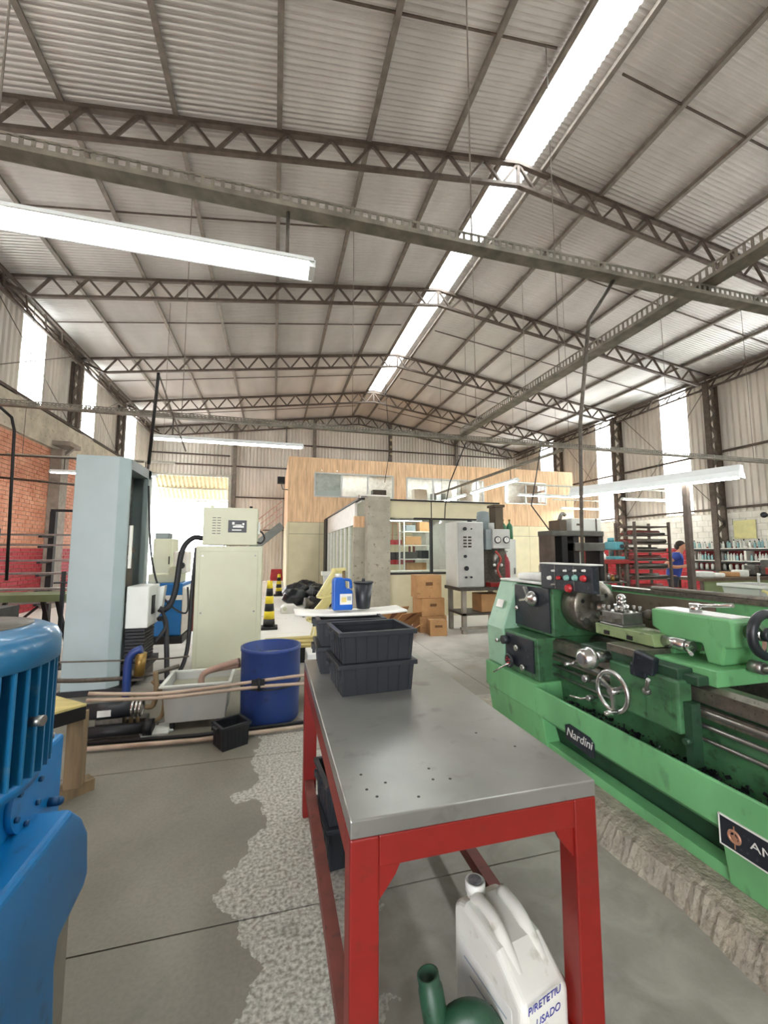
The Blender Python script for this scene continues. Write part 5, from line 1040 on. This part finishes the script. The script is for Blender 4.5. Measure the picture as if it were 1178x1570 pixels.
t = thing('desk_lamp', 'black angled desk lamp on the side bench', 'lamp', (5.55, 6.4, 1.13)); e0 = Vector((5.42, 6.4, 1.63)); e1 = Vector((5.75, 6.4, 1.52)); e2 = Vector((5.7, 6.4, 1.13)); MB().cyl((e2.x, 6.4, 1.13), (e2.x, 6.4, 1.16), .08, n=18).build('base', 'black_steel', t); MB().tube([(e2.x, 6.4, 1.16), e1, e0], .014).build('arm', 'black_steel', t); MB().lathe(e0, (-.8, 0, -.5), [(.02, -.02), (.03, .02), (.06, .08)], 16, cap=False).build('shade', 'black_steel', t)
# ================================================================ dark press
pr = thing('hydraulic_press', 'dark grey hydraulic press frame with a white box on top behind the lathe', 'press', (5.1, 5.4, 0))
def PX(x, Y): return at(x, 840, Y=Y).x
Yp = 5.2; xs_ = [PX(x, Yp) for x in (846, 862, 880, 926)]; zt_ = at(880, 820, Y=Yp).z
for a, w_, m_ in ((xs_[0], .06, 'dark_steel'), (xs_[1], .1, 'black_steel'), (xs_[2], .1, 'black_steel'), (xs_[3] - .08, .08, 'black_steel')): MB().box(a, a + w_, Yp, Yp + .3, 0, zt_).build('upright', m_, pr, bev=.006)
mat('press_grey', '#55554f', .5, .2, .2, 10)
MB().box(xs_[0], xs_[3], Yp - .02, Yp + .32, zt_ - .02, zt_ + .06).build('top_beam', 'press_grey', pr, bev=.01); MB().box(xs_[2], xs_[3], Yp - .03, Yp + .3, at(880, 845, Y=Yp).z, at(880, 832, Y=Yp).z).build('middle_beam', 'press_grey', pr, bev=.01)
MB().box(xs_[0], xs_[3], Yp - .05, Yp + .36, .8, 1.1).build('table_beam', 'press_grey', pr, bev=.01); MB().box(xs_[0] - .05, xs_[3] + .05, Yp - .1, Yp + .4, 0, .08).build('foot', 'press_grey', pr)
for x in (885, 898): c = PX(x, Yp); MB().cyl((c, Yp + .1, 1.1), (c, Yp + .1, at(880, 846, Y=Yp).z), .045, n=16).build('ram_rod', 'white_paint', pr)
c = PX(853, Yp); MB().cyl((c, Yp + .15, 1.1), (c, Yp + .15, zt_), .05, n=16).build('guide_rod', mat('teal_grey', '#8fb3b5', .4), pr)
wbx = MB().box(xs_[2] - .02, xs_[3] - .02, Yp, Yp + .3, zt_ + .06, zt_ + .25).build('white_box', 'offwhite', pr, bev=.012); MB().box(xs_[2] + .07, xs_[2] + .13, Yp - .006, Yp, zt_ + .14, zt_ + .17).build('badge', 'dirty_steel', wbx); MB().box(xs_[3] - .13, xs_[3] - .11, Yp - .01, Yp, zt_ + .06, zt_ + .25).build('clip', 'dirty_steel', wbx)
MB().box(xs_[1] - .03, xs_[1] + .1, Yp, Yp + .25, zt_ + .06, zt_ + .22).build('brown_box', 'brown_steel', pr, bev=.01); MB().tube([(xs_[1] + .05, Yp + .1, zt_ + .22), (xs_[1] + .1, Yp + .1, zt_ + .32), (xs_[1] + .16, Yp + .1, zt_ + .3)], .03, 8, sub=3).build('fitting', 'steel', pr)
# ================================================================ red bench with teal grinder, tool rack
rb = thing('red_tool_bench', 'red topped bench with shelf of parts beside the steel rack', 'bench', (6.4, 6.5, 0)); r0, r1, RY = at(925, 855, Y=6.4).x, at(966, 855, Y=6.4).x, 6.4; zr = at(940, 858, Y=RY).z
MB().box(r0, r1, RY, RY + .6, zr - .08, zr).build('top', 'red_paint', rb, bev=.01)
for x in (r0 + .05, r1 - .05):
    for y in (RY + .05, RY + .55): MB().box(x - .03, x + .03, y - .03, y + .03, 0, zr - .08).build('leg', 'dark_steel', rb)
MB().box(r0, r1, RY + .02, RY + .58, .95, .98).build('shelf', 'dirty_steel', rb); MB().box(r0, r1, RY + .02, RY + .58, .4, .43).build('shelf', 'dirty_steel', rb)
mat('teal', '#4f8f97', .4, 0, .12, 8)
gt = thing('bench_grinder', 'teal bench drill standing on the red topped bench', 'drill', (r0 + .42, RY + .3, zr)); c = at(951, 845, Y=RY + .3).x - .16
MB().box(c - .13, c + .13, RY + .15, RY + .45, zr, zr + .06).build('base', 'teal', gt, bev=.01); MB().cyl((c, RY + .35, zr + .05), (c, RY + .35, zr + .34), .05).build('pillar', 'steel', gt); MB().box(c - .12, c + .1, RY + .12, RY + .42, zr + .18, zr + .34).build('head', 'teal', gt, bev=.03); MB().cyl((c - .05, RY + .3, zr + .34), (c - .05, RY + .3, zr + .42), .06).build('motor', 'teal', gt); MB().cyl((c + .02, RY + .12, zr + .25), (c + .02, RY + .09, zr + .25), .04).build('knob', 'black_plastic', gt)
for k_ in range(5):
    x = r0 + .08 + k_ * .1; one('machine_part', MB().cyl((x, RY + .2, .98), (x, RY + .2, 1.06 + .03 * (k_ % 3)), .04).cyl((x, RY + .2, 1.06), (x, RY + .2, 1.1), .02), ('teal_knob', 'pinkish', 'steel', 'brass', 'dirty_steel')[k_], '%s turned part on the shelf of the red topped bench' % ('pale green', 'pinkish', 'bright steel', 'brass', 'dull steel')[k_], 'part', 'turned parts under the red bench')
for k_, (x, lab) in enumerate(((r0 + .1, 'white tin on the red topped bench'), (r0 + .2, 'white bottle on the red topped bench'))): one('small_tin', MB().lathe((x, RY + .2, zr), (0, 0, 1), [(.04, 0), (.042, .08), (.03, .1), (.018, .11), (.018, .14)], 14), 'white_paint', lab, 'tin')
rk = thing('steel_rack', 'tall dark steel shelving rack loaded with bars behind the lathe', 'rack', (7.0, 6.6, 0)); k0, k1 = at(962, 850, Y=6.6).x, at(1014, 850, Y=6.6).x
for x in (k0, k1):
    for y in (6.4, 6.85): MB().box(x - .02, x + .02, y - .02, y + .02, 0, 2.12).build('upright', 'dark_steel', rk)
zs = [.5, .8, 1.0, 1.2, 1.36, 1.52, 1.68, 1.85, 2.02]
for z in zs: MB().box(k0, k1, 6.4, 6.85, z, z + .02).build('shelf', 'dark_steel', rk)
mat('dull_red_bar', '#7a3b35', .5, .2); cn = 0
for z in zs[1:-1]:
    for j in range(4):
        r = .022 + .012 * ((j + cn) % 3); y = 6.46 + j * .1; one('steel_bar', MB().cyl((k0 + .03, y, z + .02 + r), (k1 - .05 - .04 * (j % 2), y, z + .02 + r), r, n=10), ('dirty_steel', 'black_steel', 'dull_red_bar', 'steel')[(j + cn) % 4], '%s bar, %s, %s shelf of the dark steel rack' % (('greasy brown', 'black', 'dull red', 'bright steel')[(j + cn) % 4], ('frontmost', 'second from the front', 'third from the front', 'rearmost')[j], ('second', 'third', 'fourth', 'fifth', 'sixth', 'seventh', 'eighth')[zs.index(z) - 1]), 'bar', 'bars in the steel rack'); cn += 1
# ================================================================ worker's green bench, shelf of bottles
mat('bench_green', '#6f7d55', .6, 0, .15, 5)
gb = thing('green_bench', 'long olive green workbench in front of the red-painted block wall', 'bench', (11, 8, 0)); gy0, gy1 = 7.3, 8.1
g0, g1 = 9.55, 13.5; MB().box(g0, g1, gy0, gy1, .86, .93).build('top', 'brown_steel', gb); MB().box(g0 + .05, g1 - .05, gy0 + .03, gy0 + .06, .25, .86).build('apron', 'bench_green', gb)
for x in (g0 + .1, (g0 + g1) / 2, g1 - .1):
    for y in (gy0 + .12, gy1 - .08): MB().box(x - .04, x + .04, y - .04, y + .04, 0, .86).build('leg', 'dark_steel', gb)
sh = thing('bottle_shelf', 'two-tier white and red wall shelf along the block wall', 'shelf', (14.45, 10, .9)); S0, S1 = 8.7, 11.4
for z in (1.22, 1.62): MB().box(14.3, 14.7, S0, S1, z, z + .03).build('shelf', 'white_paint', sh)
for y in (S0, 9.6, 10.5, S1): MB().box(14.3, 14.7, y - .03, y + .03, .9, 1.72).build('divider', 'white_paint', sh)
for z in (1.22, 1.62): MB().box(14.28, 14.3, S0, S1, z - .06, z).build('lip', 'dark_trim', sh)
MB().box(14.66, 14.7, S0, S1, .9, 1.7).build('back', 'wine_red', sh)
bms = {}
def LB(z, h_, m_, cap): return '%s %s bottle with %s cap on the %s tier of the wall shelf' % ('tall' if h_ > .25 else 'short', {'white_knob': 'white', 'teal_grey': 'pale blue', 'offwhite': 'off-white'}[m_], 'black' if cap == 'black_plastic' else 'white', 'upper' if z > 1.5 else 'lower')
def bottle(x, y, z, h_, r, m_, cap):
    key = (h_, r, m_, cap)
    if key not in bms:
        t = thing('spray_bottle', LB(z, h_, m_, cap), 'bottle', (x, y, z), group='bottles on the wall shelf', w=False)
        MB().lathe((0, 0, 0), (0, 0, 1), [(r * .9, 0), (r, .01), (r, h_ * .62), (r * .4, h_ * .78), (r * .35, h_ * .85)], 10).build('body', m_, t); MB().cyl((0, 0, h_ * .85), (0, 0, h_), r * .45, n=8).build('cap', cap, t); bms[key] = t
    else: dup(bms[key], (x, y, z), label=LB(z, h_, m_, cap))
rnd = random.Random(3)
for z in (1.25, 1.65):
    for k_ in range(27):
        y = S0 + .08 + k_ * .1
        if min(abs(y - q_) for q_ in (S0, 9.6, 10.5, S1)) < .07: continue
        bottle(14.4 + rnd.uniform(-.03, .05), y, z, rnd.choice((.22, .28)), .036, rnd.choice(('white_knob', 'teal_grey', 'offwhite')), rnd.choice(('white_knob', 'black_plastic')))
for k_ in range(14):
    y = S0 + .1 + k_ * .19
    if min(abs(y - q_) for q_ in (S0, 9.6, 10.5, S1)) < .07: continue
    one('lower_jar', MB().lathe((14.42, y, .93), (0, 0, 1), [(.05, 0), (.05, .16), (.035, .18), (.035, .2)], 10), rnd.choice(('white_knob', 'blind_grey')), 'pale jar on the board under the two-tier wall shelf', 'jar', 'jars under the wall shelf')
one('jar_board', MB().box(14.25, 14.7, S0, S1, .9, .93), 'dark_trim', 'dark board carrying jars below the two-tier wall shelf', 'board')
one('yellow_notice', MB().box(14.70, 14.715, 9.5, 10.15, 1.95, 2.55), mat('faded_yellow', '#dcd79b', .7, 0, .1, 6), 'faded yellow sheet on the white block wall', 'notice')
t = thing('wall_camera', 'small black device on the white block wall above the yellow sheet', 'camera', (14.6, 9.2, 2.6)); MB().ball((14.55, 9.15, 2.66), .09).build('dome', 'black_plastic', t); MB().box(14.55, 14.72, 9.12, 9.18, 2.63, 2.69).build('arm', 'black_plastic', t)
# clutter on the green bench
vi = thing('bench_vise', 'dark bench vise clamped on the green workbench', 'vise', (11.6, 7.6, .93)); MB().box(11.4, 11.8, 7.45, 7.75, .93, .98).build('base', 'black_steel', vi); MB().box(11.42, 11.56, 7.48, 7.72, .98, 1.2).box(11.64, 11.78, 7.48, 7.72, .98, 1.2).build('jaws', 'press_grey', vi, bev=.01); MB().cyl((11.3, 7.6, 1.08), (11.9, 7.6, 1.08), .03).build('screw', 'steel', vi)
mo = thing('grey_motor_box', 'big grey machine head with white lid on the green workbench', 'machine', (12.7, 7.7, .93)); MB().box(12.4, 13.1, 7.5, 8.0, .93, 1.32).build('case', 'press_grey', mo, bev=.04); MB().box(12.38, 13.12, 7.48, 8.02, 1.32, 1.36).build('lid', 'white_paint', mo, bev=.01); MB().box(12.95, 13.05, 7.49, 7.5, 1.05, 1.25).build('switch', 'white_knob', mo)
for k_, (x, w_, h_, m_, lab) in enumerate(((9.9, .35, .14, 'offwhite', 'crumpled white cloth heap on the green workbench'), (10.3, .25, .1, 'white_paint', 'flat white box on the green workbench beside the vise'), (10.75, .3, .12, 'cardboard', 'open cardboard tray on the green workbench'), (11.1, .2, .16, 'offwhite', 'white pot on the green workbench beside the vise'), (12.15, .2, .2, 'dull_red', 'dull red tool on the green workbench'))): one('bench_clutter', MB().obox((x, 7.6, .93 + h_ / 2), (w_, .3, h_), (0, 0, .1 * k_ - .2)), m_, lab, 'clutter', bev=.03)
# white parts basin behind the lathe
wbn = thing('parts_basin', 'pale plastic basin with a tap hose on a stand behind the lathe', 'basin', (3.45, 2.35, 0)); bz = at(1135, 897, X=3.3).z
o = taper(3.3, 3.62, at(1165, 897, X=3.3).y, at(1106, 895, X=3.3).y, bz - .13, bz, .02).build('bowl', 'tub_grey', wbn); o.modifiers.new('s', 'SOLIDIFY').thickness = .008
yb0, yb1 = at(1165, 897, X=3.3).y, at(1106, 895, X=3.3).y
MB().box(3.28, 3.3, yb0 - .02, yb1 + .02, bz - .015, bz + .005).box(3.62, 3.64, yb0 - .02, yb1 + .02, bz - .015, bz + .005).box(3.3, 3.62, yb0 - .02, yb0, bz - .015, bz + .005).box(3.3, 3.62, yb1, yb1 + .02, bz - .015, bz + .005).build('rim', 'offwhite', wbn)
MB().tube([(3.45, yb0 + .1, bz), (3.45, yb0 + .1, bz + .08), (3.4, yb0 + .06, bz + .08)], .008).build('tap', 'offwhite', wbn); MB().tube([(3.3, yb0 - .02, bz - .03), (3.26, yb0 - .08, bz - .05), (3.26, yb0 - .1, bz - .16)], .01, 8, sub=4).build('hose', 'pale_yellow', wbn)
MB().box(3.32, 3.6, yb0 + .02, yb1 - .02, bz - .16, bz - .135).build('stand_top', 'dark_steel', wbn)
for x in (3.34, 3.58):
    for y in (yb0 + .04, yb1 - .04): MB().box(x - .015, x + .015, y - .015, y + .015, 0, bz - .16).build('stand_leg', 'dark_steel', wbn)
one('red_bin', MB().lathe((8.35, 7.1, 0), (0, 0, 1), [(.22, 0), (.28, .75), (.27, .75), (.21, .02)], 20), 'red_knob', 'red open bin standing beside the worker', 'bin')
# ================================================================ brick wall side: bar rack, bench, second machine
br = thing('bar_rack', 'dark steel cantilever rack with long pale bars before the brick wall', 'rack', (-4.6, 9.7, 0))
for x in (-5.3, -4.35): MB().box(x - .05, x + .05, 9.75, 9.85, 0, 2.0).build('upright', 'black_steel', br)
lev = [.55, .8, 1.1, 1.35, 1.65, 1.85]
for z in lev:
    for x in (-5.3, -4.35): MB().box(x - .03, x + .03, 9.35, 9.8, z - .04, z).build('arm', 'black_steel', br)
for k_, z in enumerate(lev):
    for j in range(2): one('stock_bar', MB().box(-5.75, -3.75 + .12 * ((k_ + j) % 3), 9.4 + j * .16, 9.5 + j * .16, z, z + .035), 'blind_grey' if j else 'steel', 'long flat steel bar, %s one on the %s level of the cantilever rack' % (('front', 'rear')[j], ('lowest', 'second', 'third', 'fourth', 'fifth', 'topmost')[k_]), 'bar', 'bars on the cantilever rack')
MB().box(-4.4, -4.3, 9.75, 9.85, 2.0, 2.35).box(-4.4, -3.4, 9.77, 9.83, 2.35, 2.4).build('hook_frame', 'black_steel', br)
lb_ = thing('low_bench', 'low dark trestle bench with crossed legs before the brick wall', 'bench', (-3.4, 7.4, 0)); MB().box(-4.3, -2.9, 7.1, 7.7, .82, .92).build('top', 'bench_green', lb_)
for a, b in (((-4.1, 7.2, 0), (-3.9, 7.2, .82)), ((-3.05, 7.2, 0), (-3.25, 7.2, .82)), ((-4.1, 7.6, 0), (-3.9, 7.6, .82)), ((-3.05, 7.6, 0), (-3.25, 7.6, .82))): MB().bar(a, b, .05, .05).build('leg', 'black_steel', lb_)
MB().bar((-3.95, 7.2, .15), (-3.3, 7.2, .75), .03, .03).bar((-3.95, 7.2, .75), (-3.3, 7.2, .15), .03, .03).build('brace', 'black_steel', lb_)
jk = thing('engine_block', 'black greasy machine unit with white cover behind the blue motor', 'machine', (-3.1, 5.3, 0)); MB().box(-3.7, -2.75, 5.1, 5.6, 0, .95).build('plinth', 'press_grey', jk); MB().box(-3.6, -3.05, 5.15, 5.55, .95, 1.12).build('block', 'black_steel', jk, bev=.03); MB().obox((-3.3, 5.25, 1.22), (.4, .3, .1), (.2, .35, 0)).build('cover', 'offwhite', jk, bev=.03)
for k_ in range(4): MB().tube([(-3.5 + k_ * .14, 5.1, .98), (-3.45 + k_ * .14, 5.05, 1.12), (-3.38 + k_ * .14, 5.15, 1.2)], .03, 8, sub=3).build('pipe', ('black_rubber', 'steel')[k_ % 2], jk)
pb_ = at(97, 892, Y=6.6); t = thing('small_post_stand', 'small dark post with square top plate near the grey machine', 'stand', (pb_.x, 6.6, 0)); MB().box(pb_.x - .02, pb_.x + .02, 6.58, 6.62, 0, pb_.z + .14).build('post', 'black_steel', t); MB().box(pb_.x - .08, pb_.x + .1, 6.52, 6.68, pb_.z - .02, pb_.z).build('plate', 'black_steel', t)
MB().box(pb_.x - .15, pb_.x + .15, 6.45, 6.75, 0, .02).build('foot', 'black_steel', t)
# blue and white machine and beige cabinet behind
bw = thing('moulding_machine', 'blue and white machine with cluttered top behind the grey column', 'machine', (-2.0, 8.2, 0)); b0, b1 = at(232, 930, Y=7.8).x, at(292, 930, Y=7.8).x
mat('deep_sky', '#1f6fb2', .4, 0, .06, 4)
MB().box(b0 - .3, b1 - .14, 7.8, 8.6, .12, 1.0).build('blue_base', 'deep_sky', bw, bev=.02); MB().prism([(b1 - .14, .12), (b1 + .05, .3), (b1 + .05, .85), (b1 - .14, .95)], 'y', 7.8, 8.6).build('white_end', 'white_paint', bw, bev=.02); MB().box(b0 - .3, b1 - .13, 7.79, 7.8, .72, .8).build('stripe', 'white_paint', bw); MB().box(b0 - .3, b1 - .1, 7.75, 8.6, 0, .12).build('foot', 'black_steel', bw)
MB().box(b0 - .1, b1 - .2, 7.9, 8.4, 1.0, 1.16).cyl((b1 - .3, 7.9, 1.2), (b1 - .3, 8.4, 1.2), .1).build('top_gear', 'cream_paint', bw, bev=.02); MB().box(b1 - .35, b1 - .1, 8.0, 8.3, 1.16, 1.55).build('head', 'white_paint', bw, bev=.03); MB().cyl((b1 - .2, 7.95, 1.3), (b1 - .2, 7.85, 1.3), .06).build('gauge', 'black_plastic', bw)
bc_ = thing('beige_cabinet', 'beige upright control cabinet beside the open goods door', 'cabinet', (-1.9, 8.8, 0)); c0_, c1_ = at(236, 860, Y=8.8).x, at(266, 860, Y=8.8).x; MB().box(c0_, c1_, 8.7, 9.2, 0, at(250, 826, Y=8.8).z).build('body', 'cream_paint', bc_, bev=.015); MB().box(c0_ + .03, c1_ - .03, 8.685, 8.7, .8, at(250, 830, Y=8.8).z).build('door', 'cream_paint', bc_); MB().box(c1_ - .06, c1_ - .04, 8.67, 8.685, 1.3, 1.45).build('handle', 'black_steel', bc_); MB().box(c0_, c1_ - .1, 8.8, 9.1, at(250, 826, Y=8.8).z, at(250, 817, Y=8.8).z).build('top_unit', 'grey_mid', bc_, bev=.01)

# ================================================================ the worker
def skinned(name, V, E, R, m, parent, root=0, sub=2):
    L = WORLD[parent.name] if parent.name in WORLD else (0, 0, 0)
    me = bpy.data.meshes.new(name); me.from_pydata([(x - L[0], y - L[1], z - L[2]) for x, y, z in V], E, []); o = bpy.data.objects.new(name, me); COL.objects.link(o); o.parent = parent
    md = o.modifiers.new('skin', 'SKIN'); md.use_smooth_shade = True
    for i, r in enumerate(R): d = me.skin_vertices[0].data[i]; d.radius = (r, r) if not isinstance(r, tuple) else r; d.use_root = (i == root)
    o.modifiers.new('sub', 'SUBSURF').levels = sub; o.modifiers['sub'].render_levels = sub
    dg = bpy.context.evaluated_depsgraph_get(); me2 = bpy.data.meshes.new_from_object(o.evaluated_get(dg)); o.modifiers.clear(); o.data = me2; me2.materials.clear(); me2.materials.append(MATS[m])
    for p in me2.polygons: p.use_smooth = True
    return o
mat('skin', '#c08a6c', .5, 0, .06, 10); mat('shirt_blue', '#2b4391', .75, 0, .12, 12); mat('trousers', '#23262e', .8); mat('hair', '#2e2018', .7, 0, .2, 40)
wx, wy = 8.86, 7.5
wk_ = thing('person', 'person in a blue T-shirt bending over work at the green bench', 'person', (wx, wy, 0))
WA = math.radians(-48); wc, wsn = math.cos(WA), math.sin(WA)
def W(p): return (wx + p[0] * wc - p[1] * wsn, wy + p[0] * wsn + p[1] * wc, p[2])
V = [(0, 0, .95), (.04, 0, 1.12), (.09, 0, 1.3), (.13, 0, 1.45), (.17, 0, 1.54), (.205, 0, 1.6), (.215, 0, 1.68), (.20, 0, 1.735)]
R = [.11, .105, .115, .09, .055, (.075, .07), (.092, .082), (.07, .065)]
E = [(i, i + 1) for i in range(7)]
def chain(start, pts, rad):
    k = start
    for p, r in zip(pts, rad): V.append(p); R.append(r); E.append((k, len(V) - 1)); k = len(V) - 1
    return k
for sgn in (-1, 1):
    k = chain(3, [(.11, sgn * .19, 1.45), (-.13, sgn * .27, 1.23), (.07, sgn * .25, 1.19), (.27, sgn * .18, 1.22), (.33, sgn * .16, 1.225)], [.055, .042, .04, .03, .034])
    for f in range(4): chain(k, [(.38, sgn * (.185 - f * .018), 1.225), (.41, sgn * (.185 - f * .018), 1.205), (.415, sgn * (.18 - f * .016), 1.18)], [.0095, .009, .008])
    chain(k, [(.35, sgn * .115, 1.235), (.385, sgn * .105, 1.215)], [.011, .009])
    chain(0, [(0, sgn * .1, .88), (.01, sgn * .11, .5), (-.02, sgn * .11, .1), (.1, sgn * .12, .04)], [.085, .06, .042, .04])
skinned('body', [W(p) for p in V], E, R, 'skin', wk_)
S = [(0, 0, .9), (.04, 0, 1.12), (.09, 0, 1.3), (.13, 0, 1.44), (.155, 0, 1.5)]; SR = [.165, .155, .165, .14, .08]; SE = [(i, i + 1) for i in range(4)]
for sgn in (-1, 1): S += [(.11, sgn * .2, 1.45), (.0, sgn * .24, 1.35)]; SR += [.085, .07]; SE += [(3, len(S) - 2), (len(S) - 2, len(S) - 1)]
skinned('t_shirt', [W(p) for p in S], SE, SR, 'shirt_blue', wk_)
T = [(.01, 0, 1.04), (0, 0, .9)]; TR = [.17, .15]; TE = [(0, 1)]
for sgn in (-1, 1): k = len(T); T += [(0, sgn * .1, .86), (.01, sgn * .11, .5), (-.02, sgn * .11, .12)]; TR += [.1, .075, .06]; TE += [(1, k), (k, k + 1), (k + 1, k + 2)]
skinned('trousers', [W(p) for p in T], TE, TR, 'trousers', wk_)
h = MB().ball(W((.185, 0, 1.715)), .1, (1.0, .88, .78), 16, 10); h.ball(W((.13, 0, 1.66)), .07, (.7, 1.05, 1.1), 12, 8); h.build('hair', 'hair', wk_)
for sgn in (-1, 1): MB().ball(W((.29, sgn * .032, 1.672)), .011, n=8, m=6).build('eye', 'white_knob', wk_); MB().ball(W((.205, sgn * .083, 1.66)), .024, (.6, .35, 1), 8, 6).build('ear', 'skin', wk_)
MB().ball(W((.31, 0, 1.645)), .016, (1, .7, 1.4), 8, 6).build('nose', 'skin', wk_); MB().ball(W((.288, 0, 1.605)), .016, (.5, 1.4, .4), 8, 6).build('mouth', 'dull_red', wk_)
for sgn in (-1, 1): MB().obox(W((.06, sgn * .115, .035)), (.27, .1, .07), (0, 0, WA)).build('shoe', 'black_rubber', wk_, bev=.025)
